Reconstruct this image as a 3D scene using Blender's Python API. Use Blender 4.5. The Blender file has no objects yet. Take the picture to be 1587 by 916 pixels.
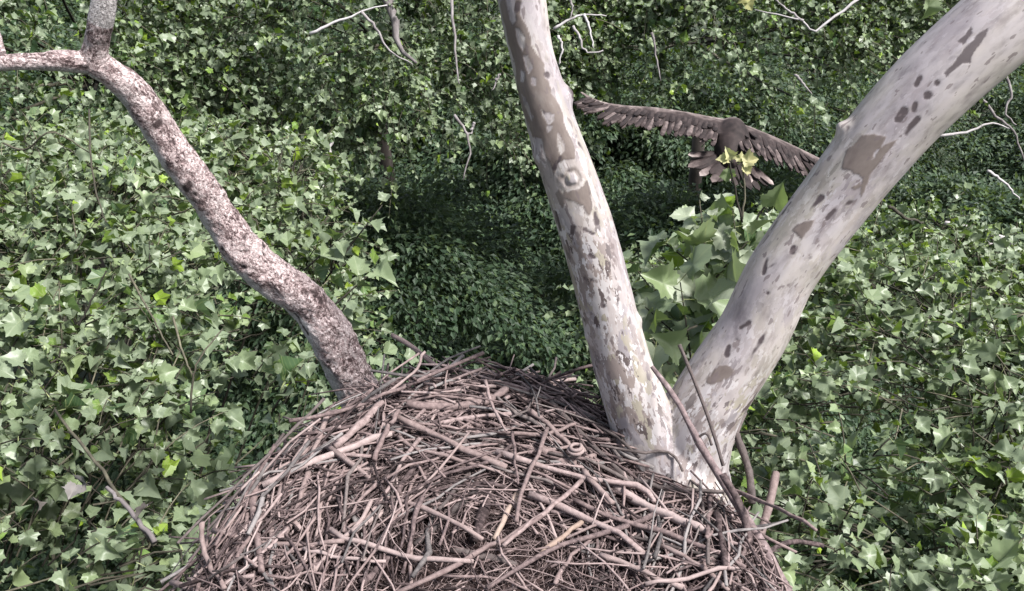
import bpy, math, random
import numpy as np
from mathutils import Matrix, Vector

random.seed(7)
rng = np.random.default_rng(11)
scene = bpy.context.scene
COL = scene.collection

# ------------------------------------------------------------------ camera
CAMZ = 24.0                       # height of the camera above the forest floor
PITCH = math.radians(30.0)        # looking down
HFOV = math.radians(60.0)
W, H = 1587.0, 916.0              # the photograph's own size, used as a ruler
F = (W / 2) / math.tan(HFOV / 2)
cam_data = bpy.data.cameras.new('camera')
cam_data.angle = HFOV
cam_data.clip_start = 0.05
cam_data.clip_end = 2000
cam = bpy.data.objects.new('camera', cam_data)
cam.location = (0, 0, CAMZ)
cam.rotation_euler = (math.radians(90) - PITCH, 0, 0)
COL.objects.link(cam)
scene.camera = cam
CAM = np.array([0, 0, CAMZ])
FWD = np.array([0, math.cos(PITCH), -math.sin(PITCH)])
UP = np.array([0, math.sin(PITCH), math.cos(PITCH)])
RIGHT = np.array([1.0, 0, 0])

# ------------------------------------------------------------------ sky, sun, exposure
SUN_DIR = Vector((0.50, -0.22, 0.84)).normalized()      # towards the sun
elev = math.asin(SUN_DIR.z)
azim = math.atan2(SUN_DIR.x, SUN_DIR.y)
world = bpy.data.worlds.new('World')
scene.world = world
world.use_nodes = True
wn = world.node_tree
bg = wn.nodes['Background']
sky = wn.nodes.new('ShaderNodeTexSky')
sky.sky_type = 'NISHITA'
sky.sun_disc = False
sky.sun_elevation = elev
sky.sun_rotation = azim
sky.dust_density = 3.0
sky.air_density = 1.0
hsv = wn.nodes.new('ShaderNodeHueSaturation')           # thin overcast: a greyer sky
hsv.inputs['Saturation'].default_value = 0.6
wn.links.new(sky.outputs[0], hsv.inputs['Color'])
wn.links.new(hsv.outputs[0], bg.inputs['Color'])
bg.inputs['Strength'].default_value = 0.075
sun_data = bpy.data.lights.new('sun', 'SUN')
sun_data.energy = 3.2
sun_data.angle = math.radians(10)
sun_data.color = (1.0, 0.975, 0.95)
sun = bpy.data.objects.new('sun', sun_data)
sun.rotation_euler = SUN_DIR.to_track_quat('Z', 'Y').to_euler()
sun.location = (10, 0, 60)
COL.objects.link(sun)
scene.view_settings.view_transform = 'Standard'
scene.view_settings.look = 'None'
scene.view_settings.gamma = 1.0
scene.view_settings.use_curve_mapping = False
scene.view_settings.exposure = 1.66

# ------------------------------------------------------------------ helpers
def P(px, py, d):
    """point seen at photo pixel (px, py) at depth d along the view axis"""
    return CAM + d * (FWD + (px - W / 2) / F * RIGHT - (py - H / 2) / F * UP)

def project(p):
    q = p - CAM
    d = q @ FWD
    return W / 2 + F * (q @ RIGHT) / d, H / 2 - F * (q @ UP) / d, d

def nrm(a):
    return a / np.maximum(np.linalg.norm(a, axis=-1, keepdims=True), 1e-9)

def _hash(ix, iy, iz, seed):
    h = (ix * 374761393 + iy * 668265263 + iz * 2147483647 + seed * 974634777) & 0xffffffff
    h = ((h ^ (h >> 13)) * 1274126177) & 0xffffffff
    h = (h ^ (h >> 16)) & 0xffffffff
    return h / 4294967295.0

def vnoise(p, scale=1.0, seed=0):
    q = np.asarray(p) * scale
    i = np.floor(q).astype(np.int64)
    f = q - i
    f = f * f * (3 - 2 * f)
    out = 0
    for dx in (0, 1):
        for dy in (0, 1):
            for dz in (0, 1):
                w = (f[..., 0] if dx else 1 - f[..., 0]) * (f[..., 1] if dy else 1 - f[..., 1]) * (f[..., 2] if dz else 1 - f[..., 2])
                out = out + w * _hash(i[..., 0] + dx, i[..., 1] + dy, i[..., 2] + dz, seed)
    return out * 2 - 1

def fbm(p, scale, octs=3, seed=0):
    a, s, o = 1.0, scale, 0
    for k in range(octs):
        o = o + a * vnoise(p, s, seed + k)
        a *= 0.5
        s *= 2.03
    return o

def mk_mesh(name, verts, faces, mats=(), smooth=True, uv=None, attrs=None):
    """faces: list of (n,k) index arrays; uv: per-vertex; attrs: name -> per-vertex float or colour"""
    me = bpy.data.meshes.new(name)
    verts = np.ascontiguousarray(verts, dtype=np.float32)
    me.vertices.add(len(verts))
    me.vertices.foreach_set('co', verts.ravel())
    faces = [np.asarray(f, dtype=np.int32) for f in faces if len(f)]
    loops = np.concatenate([f.ravel() for f in faces])
    tot = np.concatenate([np.full(len(f), f.shape[1], dtype=np.int32) for f in faces])
    start = np.concatenate([[0], np.cumsum(tot)[:-1]]).astype(np.int32)
    me.loops.add(len(loops))
    me.loops.foreach_set('vertex_index', loops)
    me.polygons.add(len(tot))
    me.polygons.foreach_set('loop_start', start)
    me.polygons.foreach_set('use_smooth', np.full(len(tot), bool(smooth)))
    if uv is not None:
        l = me.uv_layers.new(name='UVMap')
        l.data.foreach_set('uv', np.ascontiguousarray(uv[loops], dtype=np.float32).ravel())
    for k, v in (attrs or {}).items():
        if v.ndim == 1:
            a = me.attributes.new(k, 'FLOAT', 'POINT')
            a.data.foreach_set('value', v.astype(np.float32))
        else:
            a = me.attributes.new(k, 'FLOAT_VECTOR', 'POINT')
            a.data.foreach_set('vector', np.ascontiguousarray(v, dtype=np.float32).ravel())
    for m in mats:
        me.materials.append(m)
    me.update(calc_edges=True)
    me.validate()
    return me

def tag(o, label=None, cat=None, group=None, kind=None):
    for k, v in (('label', label), ('category', cat), ('group', group), ('kind', kind)):
        if v:
            o[k] = v
    return o

def empty(name, loc, label, cat, group=None):
    o = bpy.data.objects.new(name, None)
    o.location = tuple(loc)
    o.empty_display_size = 0.2
    COL.objects.link(o)
    return tag(o, label, cat, group)

def part(name, me, parent, world=None, kind=None, label=None):
    """mesh object under its thing; mesh (or matrix) is given in world space"""
    o = bpy.data.objects.new(name, me)
    COL.objects.link(o)
    m = world if world is not None else Matrix.Identity(4)
    if parent is not None:
        off = Vector((0, 0, 0))
        q = parent
        while q is not None:
            off += q.location if q.type == 'EMPTY' else Vector((0, 0, 0))
            q = q.parent
        o.parent = parent
        m = Matrix.Translation(-off) @ m
    o.matrix_basis = m
    return tag(o, label, None, None, kind)

def tubes(Pts, Rad, sides=6, cap=True):
    """batch of tubes: Pts (M,K,3), Rad (M,K) -> verts, faces"""
    Pts = np.asarray(Pts, float)
    M, K, _ = Pts.shape
    T = np.gradient(Pts, axis=1)
    T = nrm(T)
    whole = nrm(Pts[:, -1] - Pts[:, 0])
    ref = np.where(np.abs(whole[:, 2:3]) < 0.8, np.array([[0, 0, 1.0]]), np.array([[1.0, 0, 0]]))
    ref = np.repeat(ref[:, None, :], K, 1)
    n1 = nrm(np.cross(T, ref))
    n2 = np.cross(n1, T)
    a = np.arange(sides) * 2 * math.pi / sides
    ring = n1[:, :, None, :] * np.cos(a)[None, None, :, None] + n2[:, :, None, :] * np.sin(a)[None, None, :, None]
    R = np.asarray(Rad, float)
    if R.ndim == 2:
        R = R[:, :, None]
    V = Pts[:, :, None, :] + ring * R[:, :, :, None]
    V = V.reshape(-1, 3)
    idx = np.arange(M * K * sides).reshape(M, K, sides)
    nx = np.roll(idx, -1, axis=2)
    q = np.stack([idx[:, :-1], nx[:, :-1], nx[:, 1:], idx[:, 1:]], -1).reshape(-1, 4)
    fs = [q]
    if cap:
        fs += [idx[:, 0, ::-1].reshape(-1, sides), idx[:, -1].reshape(-1, sides)]
    return V, fs

def resample(pts, n, rad=None):
    """smooth (Catmull-Rom) resampling of a polyline, with radii"""
    pts = np.asarray(pts, float)
    m = len(pts)
    ext = np.vstack([2 * pts[0] - pts[1], pts, 2 * pts[-1] - pts[-2]])
    t = np.linspace(0, m - 1, n)
    i = np.minimum(t.astype(int), m - 2)
    f = (t - i)[:, None]
    p0, p1, p2, p3 = ext[i], ext[i + 1], ext[i + 2], ext[i + 3]
    out = 0.5 * ((2 * p1) + (-p0 + p2) * f + (2 * p0 - 5 * p1 + 4 * p2 - p3) * f ** 2 + (-p0 + 3 * p1 - 3 * p2 + p3) * f ** 3)
    if rad is None:
        return out
    return out, np.interp(t, np.arange(m), rad)

class Bag:
    """collects geometry for one mesh"""
    def __init__(self):
        self.v, self.f, self.u, self.n = [], [], [], 0
    def add(self, v, fs, uv=None):
        self.v.append(v)
        self.f += [np.asarray(f) + self.n for f in fs]
        if uv is not None:
            self.u.append(uv)
        self.n += len(v)
    def mesh(self, name, mats, smooth=True):
        by = {}
        for f in self.f:
            by.setdefault(f.shape[1], []).append(f)
        fs = [np.concatenate(x) for x in by.values()]
        return mk_mesh(name, np.concatenate(self.v), fs, mats, smooth, np.concatenate(self.u) if self.u else None)

# ------------------------------------------------------------------ materials
def new_mat(name):
    m = bpy.data.materials.new(name)
    m.use_nodes = True
    nt = m.node_tree
    nt.nodes.clear()
    out = nt.nodes.new('ShaderNodeOutputMaterial')
    return m, nt, out

def N(nt, kind, **kw):
    n = nt.nodes.new(kind)
    for k, v in kw.items():
        if k in n.inputs:
            n.inputs[k].default_value = v
        else:
            setattr(n, k, v)
    return n

def L(nt, a, b):
    nt.links.new(a, b)

def ramp(nt, fac, stops, interp='LINEAR'):
    r = nt.nodes.new('ShaderNodeValToRGB')
    r.color_ramp.interpolation = interp
    el = r.color_ramp.elements
    while len(el) < len(stops):
        el.new(0.5)
    for e, (p, c) in zip(el, stops):
        e.position = p
        e.color = (*c, 1) if len(c) == 3 else c
    if fac is not None:
        L(nt, fac, r.inputs[0])
    return r.outputs[0]

def mixc(nt, fac, a, b, mode='MIX'):
    m = nt.nodes.new('ShaderNodeMix')
    m.data_type = 'RGBA'
    m.blend_type = mode
    for s, v in ((m.inputs[0], fac), (m.inputs[6], a), (m.inputs[7], b)):
        if isinstance(v, (int, float)):
            s.default_value = v
        elif isinstance(v, tuple):
            s.default_value = (*v, 1)
        else:
            L(nt, v, s)
    return m.outputs[2]

def math_(nt, op, a, b=None, c=None, clamp=False):
    m = nt.nodes.new('ShaderNodeMath')
    m.operation = op
    m.use_clamp = clamp
    for s, v in zip(m.inputs, (a, b, c)):
        if v is None:
            continue
        if isinstance(v, (int, float)):
            s.default_value = v
        else:
            L(nt, v, s)
    return m.outputs[0]

def rand_value(nt):
    oi = nt.nodes.new('ShaderNodeObjectInfo')
    ge = nt.nodes.new('ShaderNodeNewGeometry')
    s = math_(nt, 'ADD', oi.outputs['Random'], ge.outputs['Random Per Island'])
    return math_(nt, 'FRACT', s), ge

def leaf_material(name, stops, trans=0.24, back=(0.165, 0.20, 0.130), veins=True, rough=0.42, spec=0.36, tcol=(0.20, 0.30, 0.03)):
    m, nt, out = new_mat(name)
    r, ge = rand_value(nt)
    col = ramp(nt, r, stops)
    # tone drifts a little over the crown
    no = N(nt, 'ShaderNodeTexNoise', Scale=0.9)
    no.inputs['Detail'].default_value = 2
    L(nt, ge.outputs['Position'], no.inputs['Vector'])
    tone = math_(nt, 'MULTIPLY_ADD', no.outputs[0], 1.1, 0.45)
    vm = nt.nodes.new('ShaderNodeVectorMath'); vm.operation = 'SCALE'
    L(nt, col, vm.inputs[0]); L(nt, tone, vm.inputs['Scale'])
    col = vm.outputs[0]
    if veins:
        uv = nt.nodes.new('ShaderNodeUVMap')
        sep = nt.nodes.new('ShaderNodeSeparateXYZ'); L(nt, uv.outputs[0], sep.inputs[0])
        ax = math_(nt, 'ABSOLUTE', sep.outputs[0])
        yy = sep.outputs[1]
        d = ax
        for ang in (38, 72):
            ca, sa = math.cos(math.radians(ang)), math.sin(math.radians(ang))
            t = math_(nt, 'SUBTRACT', math_(nt, 'MULTIPLY', ax, ca), math_(nt, 'MULTIPLY', yy, sa))
            d = math_(nt, 'MINIMUM', d, math_(nt, 'ABSOLUTE', t))
        # side veins
        w = math_(nt, 'FRACT', math_(nt, 'MULTIPLY', math_(nt, 'SUBTRACT', yy, math_(nt, 'MULTIPLY', ax, 0.75)), 7.0))
        w = math_(nt, 'MULTIPLY_ADD', math_(nt, 'ABSOLUTE', math_(nt, 'SUBTRACT', w, 0.5)), 0.14, 0.012)
        v1 = math_(nt, 'LESS_THAN', d, 0.016)
        v2 = math_(nt, 'MULTIPLY', math_(nt, 'LESS_THAN', w, 0.020), 0.35)
        vv = math_(nt, 'MAXIMUM', v1, v2)
        pet = math_(nt, 'LESS_THAN', yy, -0.09)
        vv = math_(nt, 'MAXIMUM', math_(nt, 'MULTIPLY', vv, 0.55), pet)
        col = mixc(nt, vv, col, (0.24, 0.27, 0.12))
    col = mixc(nt, math_(nt, 'MULTIPLY', ge.outputs['Backfacing'], 0.75), col, back)
    pb = N(nt, 'ShaderNodeBsdfPrincipled', Roughness=rough)
    pb.inputs['Specular IOR Level'].default_value = spec
    L(nt, col, pb.inputs['Base Color'])
    tr = nt.nodes.new('ShaderNodeBsdfTranslucent')
    L(nt, mixc(nt, 0.55, col, tcol), tr.inputs[0])
    mx = N(nt, 'ShaderNodeMixShader', Fac=trans)
    L(nt, pb.outputs[0], mx.inputs[1]); L(nt, tr.outputs[0], mx.inputs[2])
    L(nt, mx.outputs[0], out.inputs[0])
    return m

SYC = [(0.0, (0.016, 0.036, 0.014)), (0.20, (0.050, 0.092, 0.038)), (0.38, (0.118, 0.168, 0.088)), (0.46, (0.15, 0.19, 0.13)),
       (0.55, (0.050, 0.090, 0.042)), (0.70, (0.102, 0.165, 0.052)), (0.84, (0.122, 0.198, 0.036)), (1.0, (0.20, 0.29, 0.026))]
M_LEAF = leaf_material('sycamore_leaf', SYC)
M_YOUNG = leaf_material('young_sycamore_leaf', [(0, (0.13, 0.19, 0.06)), (0.6, (0.16, 0.22, 0.07)), (1, (0.20, 0.26, 0.06))], trans=0.4)
M_PALELEAF = leaf_material('pale_sycamore_leaf', [(0, (0.10, 0.145, 0.07)), (0.5, (0.16, 0.20, 0.12)), (1, (0.19, 0.24, 0.11))], trans=0.3, back=(0.26, 0.29, 0.22))
M_YELLOW = leaf_material('yellowed_leaf', [(0, (0.55, 0.42, 0.03)), (1, (0.5, 0.36, 0.03))], trans=0.3)
M_BUDLEAF = leaf_material('unfolding_leaf', [(0, (0.42, 0.36, 0.14)), (1, (0.38, 0.38, 0.15))], trans=0.35, back=(0.4, 0.38, 0.22))
SHADED_GREEN = [(0.0, (0.012, 0.027, 0.013)), (0.5, (0.025, 0.048, 0.024)), (0.85, (0.045, 0.075, 0.036)), (1.0, (0.072, 0.108, 0.040))]  # dark small-leaved species, with the deep canopy's shade put into the green
M_SHADEDLEAF = leaf_material('understory_leaf_shaded', SHADED_GREEN, trans=0.22, back=(0.07, 0.09, 0.065), veins=False, rough=0.6)
M_MIDLEAF = leaf_material('mid_sycamore_leaf', [(p, tuple(x * 0.98 for x in c)) for p, c in SYC], veins=False)

def simple_bark(name, stops, scale=18, rough=0.85, bump=0.4, stretch=(1, 1, 0.25), tint=None):
    m, nt, out = new_mat(name)
    r, ge = rand_value(nt)
    mp = N(nt, 'ShaderNodeMapping'); mp.inputs['Scale'].default_value = stretch
    L(nt, ge.outputs['Position'], mp.inputs[0])
    no = N(nt, 'ShaderNodeTexNoise', Scale=float(scale)); no.inputs['Detail'].default_value = 6
    no.inputs['Roughness'].default_value = 0.65
    L(nt, mp.outputs[0], no.inputs['Vector'])
    f = math_(nt, 'ADD', math_(nt, 'MULTIPLY', no.outputs[0], 0.9), math_(nt, 'MULTIPLY_ADD', r, 0.62, -0.27))
    col = ramp(nt, f, stops)
    pb = N(nt, 'ShaderNodeBsdfPrincipled', Roughness=rough)
    pb.inputs['Specular IOR Level'].default_value = 0.25
    L(nt, col, pb.inputs['Base Color'])
    bp = N(nt, 'ShaderNodeBump', Strength=bump, Distance=0.004)
    L(nt, no.outputs[0], bp.inputs['Height']); L(nt, bp.outputs[0], pb.inputs['Normal'])
    L(nt, pb.outputs[0], out.inputs[0])
    return m

M_STICK = simple_bark('weathered_stick', [(0.20, (0.020, 0.013, 0.013)), (0.43, (0.090, 0.065, 0.064)), (0.63, (0.165, 0.122, 0.116)), (0.92, (0.27, 0.212, 0.204))], 60, 0.8, 0.5, (1, 1, 1))
M_PALESTICK = simple_bark('pale_stick', [(0.1, (0.09, 0.062, 0.060)), (0.45, (0.185, 0.140, 0.132)), (0.85, (0.29, 0.232, 0.222))], 55, 0.8, 0.5, (1, 1, 1))
M_TANSTICK = simple_bark('split_tan_wood', [(0.1, (0.13, 0.085, 0.06)), (0.5, (0.21, 0.155, 0.128)), (0.9, (0.29, 0.225, 0.19))], 60, 0.75, 0.4, (1, 1, 1))
M_DARKSTICK = simple_bark('dark_stick', [(0.1, (0.025, 0.020, 0.020)), (0.5, (0.075, 0.060, 0.057)), (0.9, (0.16, 0.135, 0.128))], 60, 0.8, 0.6, (1, 1, 1))
M_LICHEN = simple_bark('lichened_stick', [(0.2, (0.06, 0.045, 0.045)), (0.45, (0.16, 0.12, 0.12)), (0.58, (0.24, 0.19, 0.19)), (0.72, (0.25, 0.22, 0.215))], 40, 0.85, 0.8, (1, 1, 1))
M_DEBRIS = simple_bark('nest_litter', [(0.2, (0.010, 0.006, 0.006)), (0.5, (0.045, 0.028, 0.026)), (0.8, (0.13, 0.09, 0.085))], 45, 0.9, 0.8, (1, 1, 1))
M_TWIG = simple_bark('green_brown_twig', [(0.2, (0.018, 0.016, 0.012)), (0.6, (0.055, 0.050, 0.036)), (0.95, (0.14, 0.13, 0.09))], 20)
M_DEADBRANCH = simple_bark('bleached_branch', [(0.2, (0.12, 0.105, 0.105)), (0.5, (0.27, 0.25, 0.25)), (0.9, (0.45, 0.43, 0.43))], 12)
M_TRUNK = simple_bark('woodland_trunk', [(0.2, (0.06, 0.05, 0.045)), (0.6, (0.15, 0.125, 0.11)), (0.95, (0.30, 0.27, 0.25))], 5)
M_DEADLEAF = leaf_material('dead_grey_leaf', [(0, (0.08, 0.07, 0.065)), (1, (0.14, 0.125, 0.12))], trans=0.05, back=(0.16, 0.15, 0.145), veins=False, rough=0.8, spec=0.2)

M_GREYSTICK = simple_bark('grey_stick', [(0.15, (0.035, 0.031, 0.032)), (0.45, (0.105, 0.094, 0.092)), (0.85, (0.20, 0.182, 0.178))], 60, 0.85, 0.6, (1, 1, 1))
def sycamore_bark():
    m, nt, out = new_mat('pale_sycamore_bark')
    ge = nt.nodes.new('ShaderNodeNewGeometry')
    def att(n):
        a = nt.nodes.new('ShaderNodeAttribute'); a.attribute_name = n
        return a
    st = att('stem').outputs['Vector']
    pos = ge.outputs['Position']
    def noise(vec, scale, det=4, rough=0.55, dist=0.0):
        n = N(nt, 'ShaderNodeTexNoise', Scale=float(scale)); n.inputs['Detail'].default_value = det
        n.inputs['Roughness'].default_value = rough; n.inputs['Distortion'].default_value = dist
        L(nt, vec, n.inputs['Vector'])
        return n.outputs[0]
    n1 = noise(st, 5, 3)
    base = ramp(nt, n1, [(0.36, (0.25, 0.222, 0.235)), (0.46, (0.33, 0.30, 0.305)), (0.55, (0.365, 0.33, 0.31)), (0.64, (0.29, 0.27, 0.235))])
    n2 = noise(st, 22, 6, 0.6)
    base = mixc(nt, 0.75, base, ramp(nt, n2, [(0.32, (0.45, 0.43, 0.44)), (0.5, (0.95, 0.95, 0.95)), (0.7, (1.12, 1.10, 1.10))]), 'MULTIPLY')
    # mottled zone: flaking greys, beiges and lilacs low on the stems
    mot = att('mottle').outputs['Fac']
    def flake(seed, scale, lo, a):
        mp = N(nt, 'ShaderNodeMapping'); mp.inputs['Location'].default_value = (seed, seed * 2.3, seed * 0.7)
        L(nt, st, mp.inputs[0])
        f = noise(mp.outputs[0], scale, 5, 0.6)
        return ramp(nt, f, [(lo, (0, 0, 0)), (lo + 0.012, (1, 1, 1))]), f
    mcol = (0.32, 0.285, 0.275)
    for sd, sc_, lo, colr in ((1.0, 15, 0.48, (0.185, 0.152, 0.140)), (5.0, 22, 0.53, (0.35, 0.325, 0.32)), (9.0, 13, 0.55, (0.22, 0.198, 0.205)), (21.0, 19, 0.57, (0.25, 0.225, 0.18)), (13.0, 26, 0.585, (0.075, 0.058, 0.056)), (17.0, 34, 0.59, (0.44, 0.415, 0.415))):
        k_, f_ = flake(sd, sc_, lo, 0)
        mcol = mixc(nt, k_, mcol, colr)
    base = mixc(nt, mot, base, mcol)
    # brown bark left in plates, dark sunken marks, pale flecks
    patch = att('patch').outputs['Fac']
    pc = ramp(nt, n2, [(0.3, (0.11, 0.086, 0.077)), (0.6, (0.155, 0.127, 0.114)), (0.8, (0.20, 0.172, 0.157))])
    base = mixc(nt, patch, base, pc)
    spot = att('spot').outputs['Fac']
    base = mixc(nt, spot, base, (0.062, 0.048, 0.050))
    n4 = noise(st, 45, 2, 0.5)
    fl = math_(nt, 'MULTIPLY', ramp(nt, n4, [(0.64, (0, 0, 0)), (0.665, (1, 1, 1))]), 0.7)
    base = mixc(nt, fl, base, (0.12, 0.095, 0.095))
    pb = N(nt, 'ShaderNodeBsdfPrincipled', Roughness=0.62)
    pb.inputs['Specular IOR Level'].default_value = 0.3
    L(nt, base, pb.inputs['Base Color'])
    bp = N(nt, 'ShaderNodeBump', Strength=0.35, Distance=0.004)
    L(nt, math_(nt, 'ADD', n2, math_(nt, 'MULTIPLY', patch, 0.25)), bp.inputs['Height'])
    L(nt, bp.outputs[0], pb.inputs['Normal'])
    L(nt, pb.outputs[0], out.inputs[0])
    return m
M_SYC = sycamore_bark()

def flaky_bark():
    m, nt, out = new_mat('flaky_pink_bark')
    ge = nt.nodes.new('ShaderNodeNewGeometry')
    a = nt.nodes.new('ShaderNodeAttribute'); a.attribute_name = 'stem'
    st = a.outputs['Vector']
    pl = nt.nodes.new('ShaderNodeAttribute'); pl.attribute_name = 'mottle'
    no = N(nt, 'ShaderNodeTexNoise', Scale=85.0); no.inputs['Detail'].default_value = 6; no.inputs['Roughness'].default_value = 0.7
    L(nt, st, no.inputs['Vector'])
    vo = N(nt, 'ShaderNodeTexVoronoi', Scale=120.0); L(nt, st, vo.inputs['Vector'])
    f = math_(nt, 'ADD', math_(nt, 'MULTIPLY', no.outputs[0], 0.95), math_(nt, 'MULTIPLY_ADD', vo.outputs['Distance'], 0.35, -0.16))
    big = N(nt, 'ShaderNodeTexNoise', Scale=9.0); big.inputs['Detail'].default_value = 3; L(nt, st, big.inputs['Vector'])
    wob = N(nt, 'ShaderNodeTexNoise', Scale=60.0); wob.inputs['Detail'].default_value = 3; L(nt, st, wob.inputs['Vector'])
    wv = nt.nodes.new('ShaderNodeVectorMath'); wv.operation = 'MULTIPLY_ADD'
    L(nt, wob.outputs['Color'], wv.inputs[0]); wv.inputs[1].default_value = (0.060, 0.060, 0.060); L(nt, st, wv.inputs[2])
    pv = N(nt, 'ShaderNodeTexVoronoi', Scale=64.0); L(nt, wv.outputs[0], pv.inputs['Vector'])
    pe = N(nt, 'ShaderNodeTexVoronoi', Scale=64.0, feature='DISTANCE_TO_EDGE'); L(nt, wv.outputs[0], pe.inputs['Vector'])
    cellr = nt.nodes.new('ShaderNodeSeparateColor'); L(nt, pv.outputs['Color'], cellr.inputs[0])
    fc = math_(nt, 'ADD', math_(nt, 'MULTIPLY', cellr.outputs[0], 0.34), math_(nt, 'MULTIPLY_ADD', big.outputs[0], 0.7, 0.0))
    fc = math_(nt, 'ADD', fc, math_(nt, 'MULTIPLY_ADD', no.outputs[0], 1.3, -0.65))
    col = ramp(nt, fc, [(0.26, (0.055, 0.036, 0.036)), (0.38, (0.17, 0.122, 0.120)), (0.50, (0.35, 0.272, 0.268)), (0.74, (0.52, 0.440, 0.432))])
    edge = ramp(nt, pe.outputs['Distance'], [(0.02, (1, 1, 1)), (0.12, (0, 0, 0))])
    col = mixc(nt, math_(nt, 'MULTIPLY', edge, 0.30), col, (0.060, 0.042, 0.040))
    f = math_(nt, 'SUBTRACT', math_(nt, 'MULTIPLY_ADD', cellr.outputs[0], 0.35, f), math_(nt, 'MULTIPLY', edge, 0.4))
    pale = ramp(nt, f, [(0.30, (0.28, 0.25, 0.25)), (0.45, (0.42, 0.395, 0.385)), (0.7, (0.48, 0.455, 0.45))])
    col = mixc(nt, pl.outputs['Fac'], col, pale)
    sp = nt.nodes.new('ShaderNodeAttribute'); sp.attribute_name = 'spot'
    col = mixc(nt, sp.outputs['Fac'], col, (0.05, 0.035, 0.035))
    pb = N(nt, 'ShaderNodeBsdfPrincipled', Roughness=0.85)
    pb.inputs['Specular IOR Level'].default_value = 0.2
    L(nt, col, pb.inputs['Base Color'])
    bp = N(nt, 'ShaderNodeBump', Strength=0.9, Distance=0.008)
    L(nt, f, bp.inputs['Height']); L(nt, bp.outputs[0], pb.inputs['Normal'])
    L(nt, pb.outputs[0], out.inputs[0])
    return m
M_FLAKY = flaky_bark()

def ground_material():
    m, nt, out = new_mat('forest_floor')
    ge = nt.nodes.new('ShaderNodeNewGeometry')
    no = N(nt, 'ShaderNodeTexNoise', Scale=0.6); no.inputs['Detail'].default_value = 8
    L(nt, ge.outputs['Position'], no.inputs['Vector'])
    col = ramp(nt, no.outputs[0], [(0.35, (0.010, 0.018, 0.008)), (0.55, (0.022, 0.030, 0.013)), (0.7, (0.045, 0.042, 0.026))])
    pb = N(nt, 'ShaderNodeBsdfPrincipled', Roughness=0.95)
    L(nt, col, pb.inputs['Base Color'])
    L(nt, pb.outputs[0], out.inputs[0])
    return m
M_GROUND = ground_material()

# ------------------------------------------------------------------ ground
gx = np.linspace(-400, 400, 61)
X, Y = np.meshgrid(gx, gx + 300)
Z = 0.5 * fbm(np.stack([X, Y, X * 0], -1), 0.06, 2, 3)
gi = np.arange(61 * 61).reshape(61, 61)
gq = np.stack([gi[:-1, :-1], gi[:-1, 1:], gi[1:, 1:], gi[1:, :-1]], -1).reshape(-1, 4)
part('ground', mk_mesh('ground', np.stack([X, Y, Z], -1).reshape(-1, 3), [gq], [M_GROUND]), None, kind='structure')

# ------------------------------------------------------------------ leaf shapes
HALF0 = [(0.0, 0.0), (0.10, -0.07), (0.24, -0.03), (0.42, -0.07), (0.41, 0.04), (0.50, 0.11), (0.43, 0.24), (0.54, 0.33), (0.54, 0.43), (0.64, 0.56), (0.51, 0.56), (0.40, 0.59), (0.38, 0.70), (0.25, 0.75), (0.19, 0.86), (0.09, 0.91), (0.0, 1.04)]
HALF1 = [(0.0, 0.0), (0.14, -0.06), (0.46, 0.0), (0.43, 0.25), (0.62, 0.56), (0.40, 0.59), (0.27, 0.77), (0.0, 1.02)]

def leaf_shape(half, ring, seed, petiole=True):
    r = random.Random(seed)
    right = [(x * r.uniform(0.9, 1.1), y * r.uniform(0.94, 1.06)) for x, y in half]
    left = [(-x * r.uniform(0.9, 1.1), y * r.uniform(0.94, 1.06)) for x, y in half[1:-1]]
    out = np.array([half[0]] + right[1:-1] + [half[-1]] + left[::-1])
    c = np.array([0.0, 0.30])
    n = len(out)
    rings = [out]
    if ring:
        rings.append(c + (out - c) * 0.55)
    pts = np.vstack(rings + [c[None]])
    fold, curl, wav, ph, cup = r.uniform(0.05, 1.0), r.uniform(-0.3, 1.2), r.uniform(0.04, 0.24), r.uniform(0, 6), r.uniform(-0.1, 0.35)
    ang = np.arctan2(pts[:, 0], pts[:, 1] - 0.3)
    rad = np.hypot(pts[:, 0], pts[:, 1] - 0.3)
    z = fold * np.abs(pts[:, 0]) - curl * np.clip(pts[:, 1], 0, 2) ** 2 * 0.5 - cup * pts[:, 0] ** 2 + wav * rad * np.sin(3 * ang + ph) * 1.4
    v = np.column_stack([pts, z])
    i = np.arange(n)
    j = np.roll(i, -1)
    fs = []
    if ring:
        fs.append(np.column_stack([j, i, i + n, j + n]))
        fs.append(np.column_stack([j + n, i + n, np.full(n, 2 * n)]))
    else:
        fs.append(np.column_stack([j, i, np.full(n, n)]))
    if not petiole:
        return v, fs
    # petiole: a slim blade joined to the base
    k = len(v)
    v = np.vstack([v, [[0.014, -0.03, -0.01], [-0.014, -0.03, -0.01], [0.010, -0.42, 0.06], [-0.010, -0.42, 0.06], [0, -0.42, 0.08]]])
    fs.append(np.array([[0, k + 1, k + 3], [0, k + 3, k + 4], [0, k + 4, k + 2], [0, k + 2, k]]))
    return v, fs

def leaf_lib(half, ring, n, seed):
    return [leaf_shape(half, ring, seed + k) for k in range(n)]
LIB0 = leaf_lib(HALF0, True, 12, 100)
LIB1 = leaf_lib(HALF1, False, 12, 300)
LIBM = [leaf_shape(HALF1, False, 500 + k, False) for k in range(12)]
LEAF_ME = {}
def leaf_mesh(k, mat):
    key = (k, mat.name)
    if key not in LEAF_ME:
        v, fs = LIB0[k]
        LEAF_ME[key] = mk_mesh('leaf', v, fs, [mat], True, v[:, :2].copy())
    return LEAF_ME[key]

def frames(axis, normal):
    a = nrm(axis)
    n = nrm(normal - a * (normal * a).sum(-1, keepdims=True))
    x = np.cross(a, n)
    return np.stack([x, a, n], -1)       # columns

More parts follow.
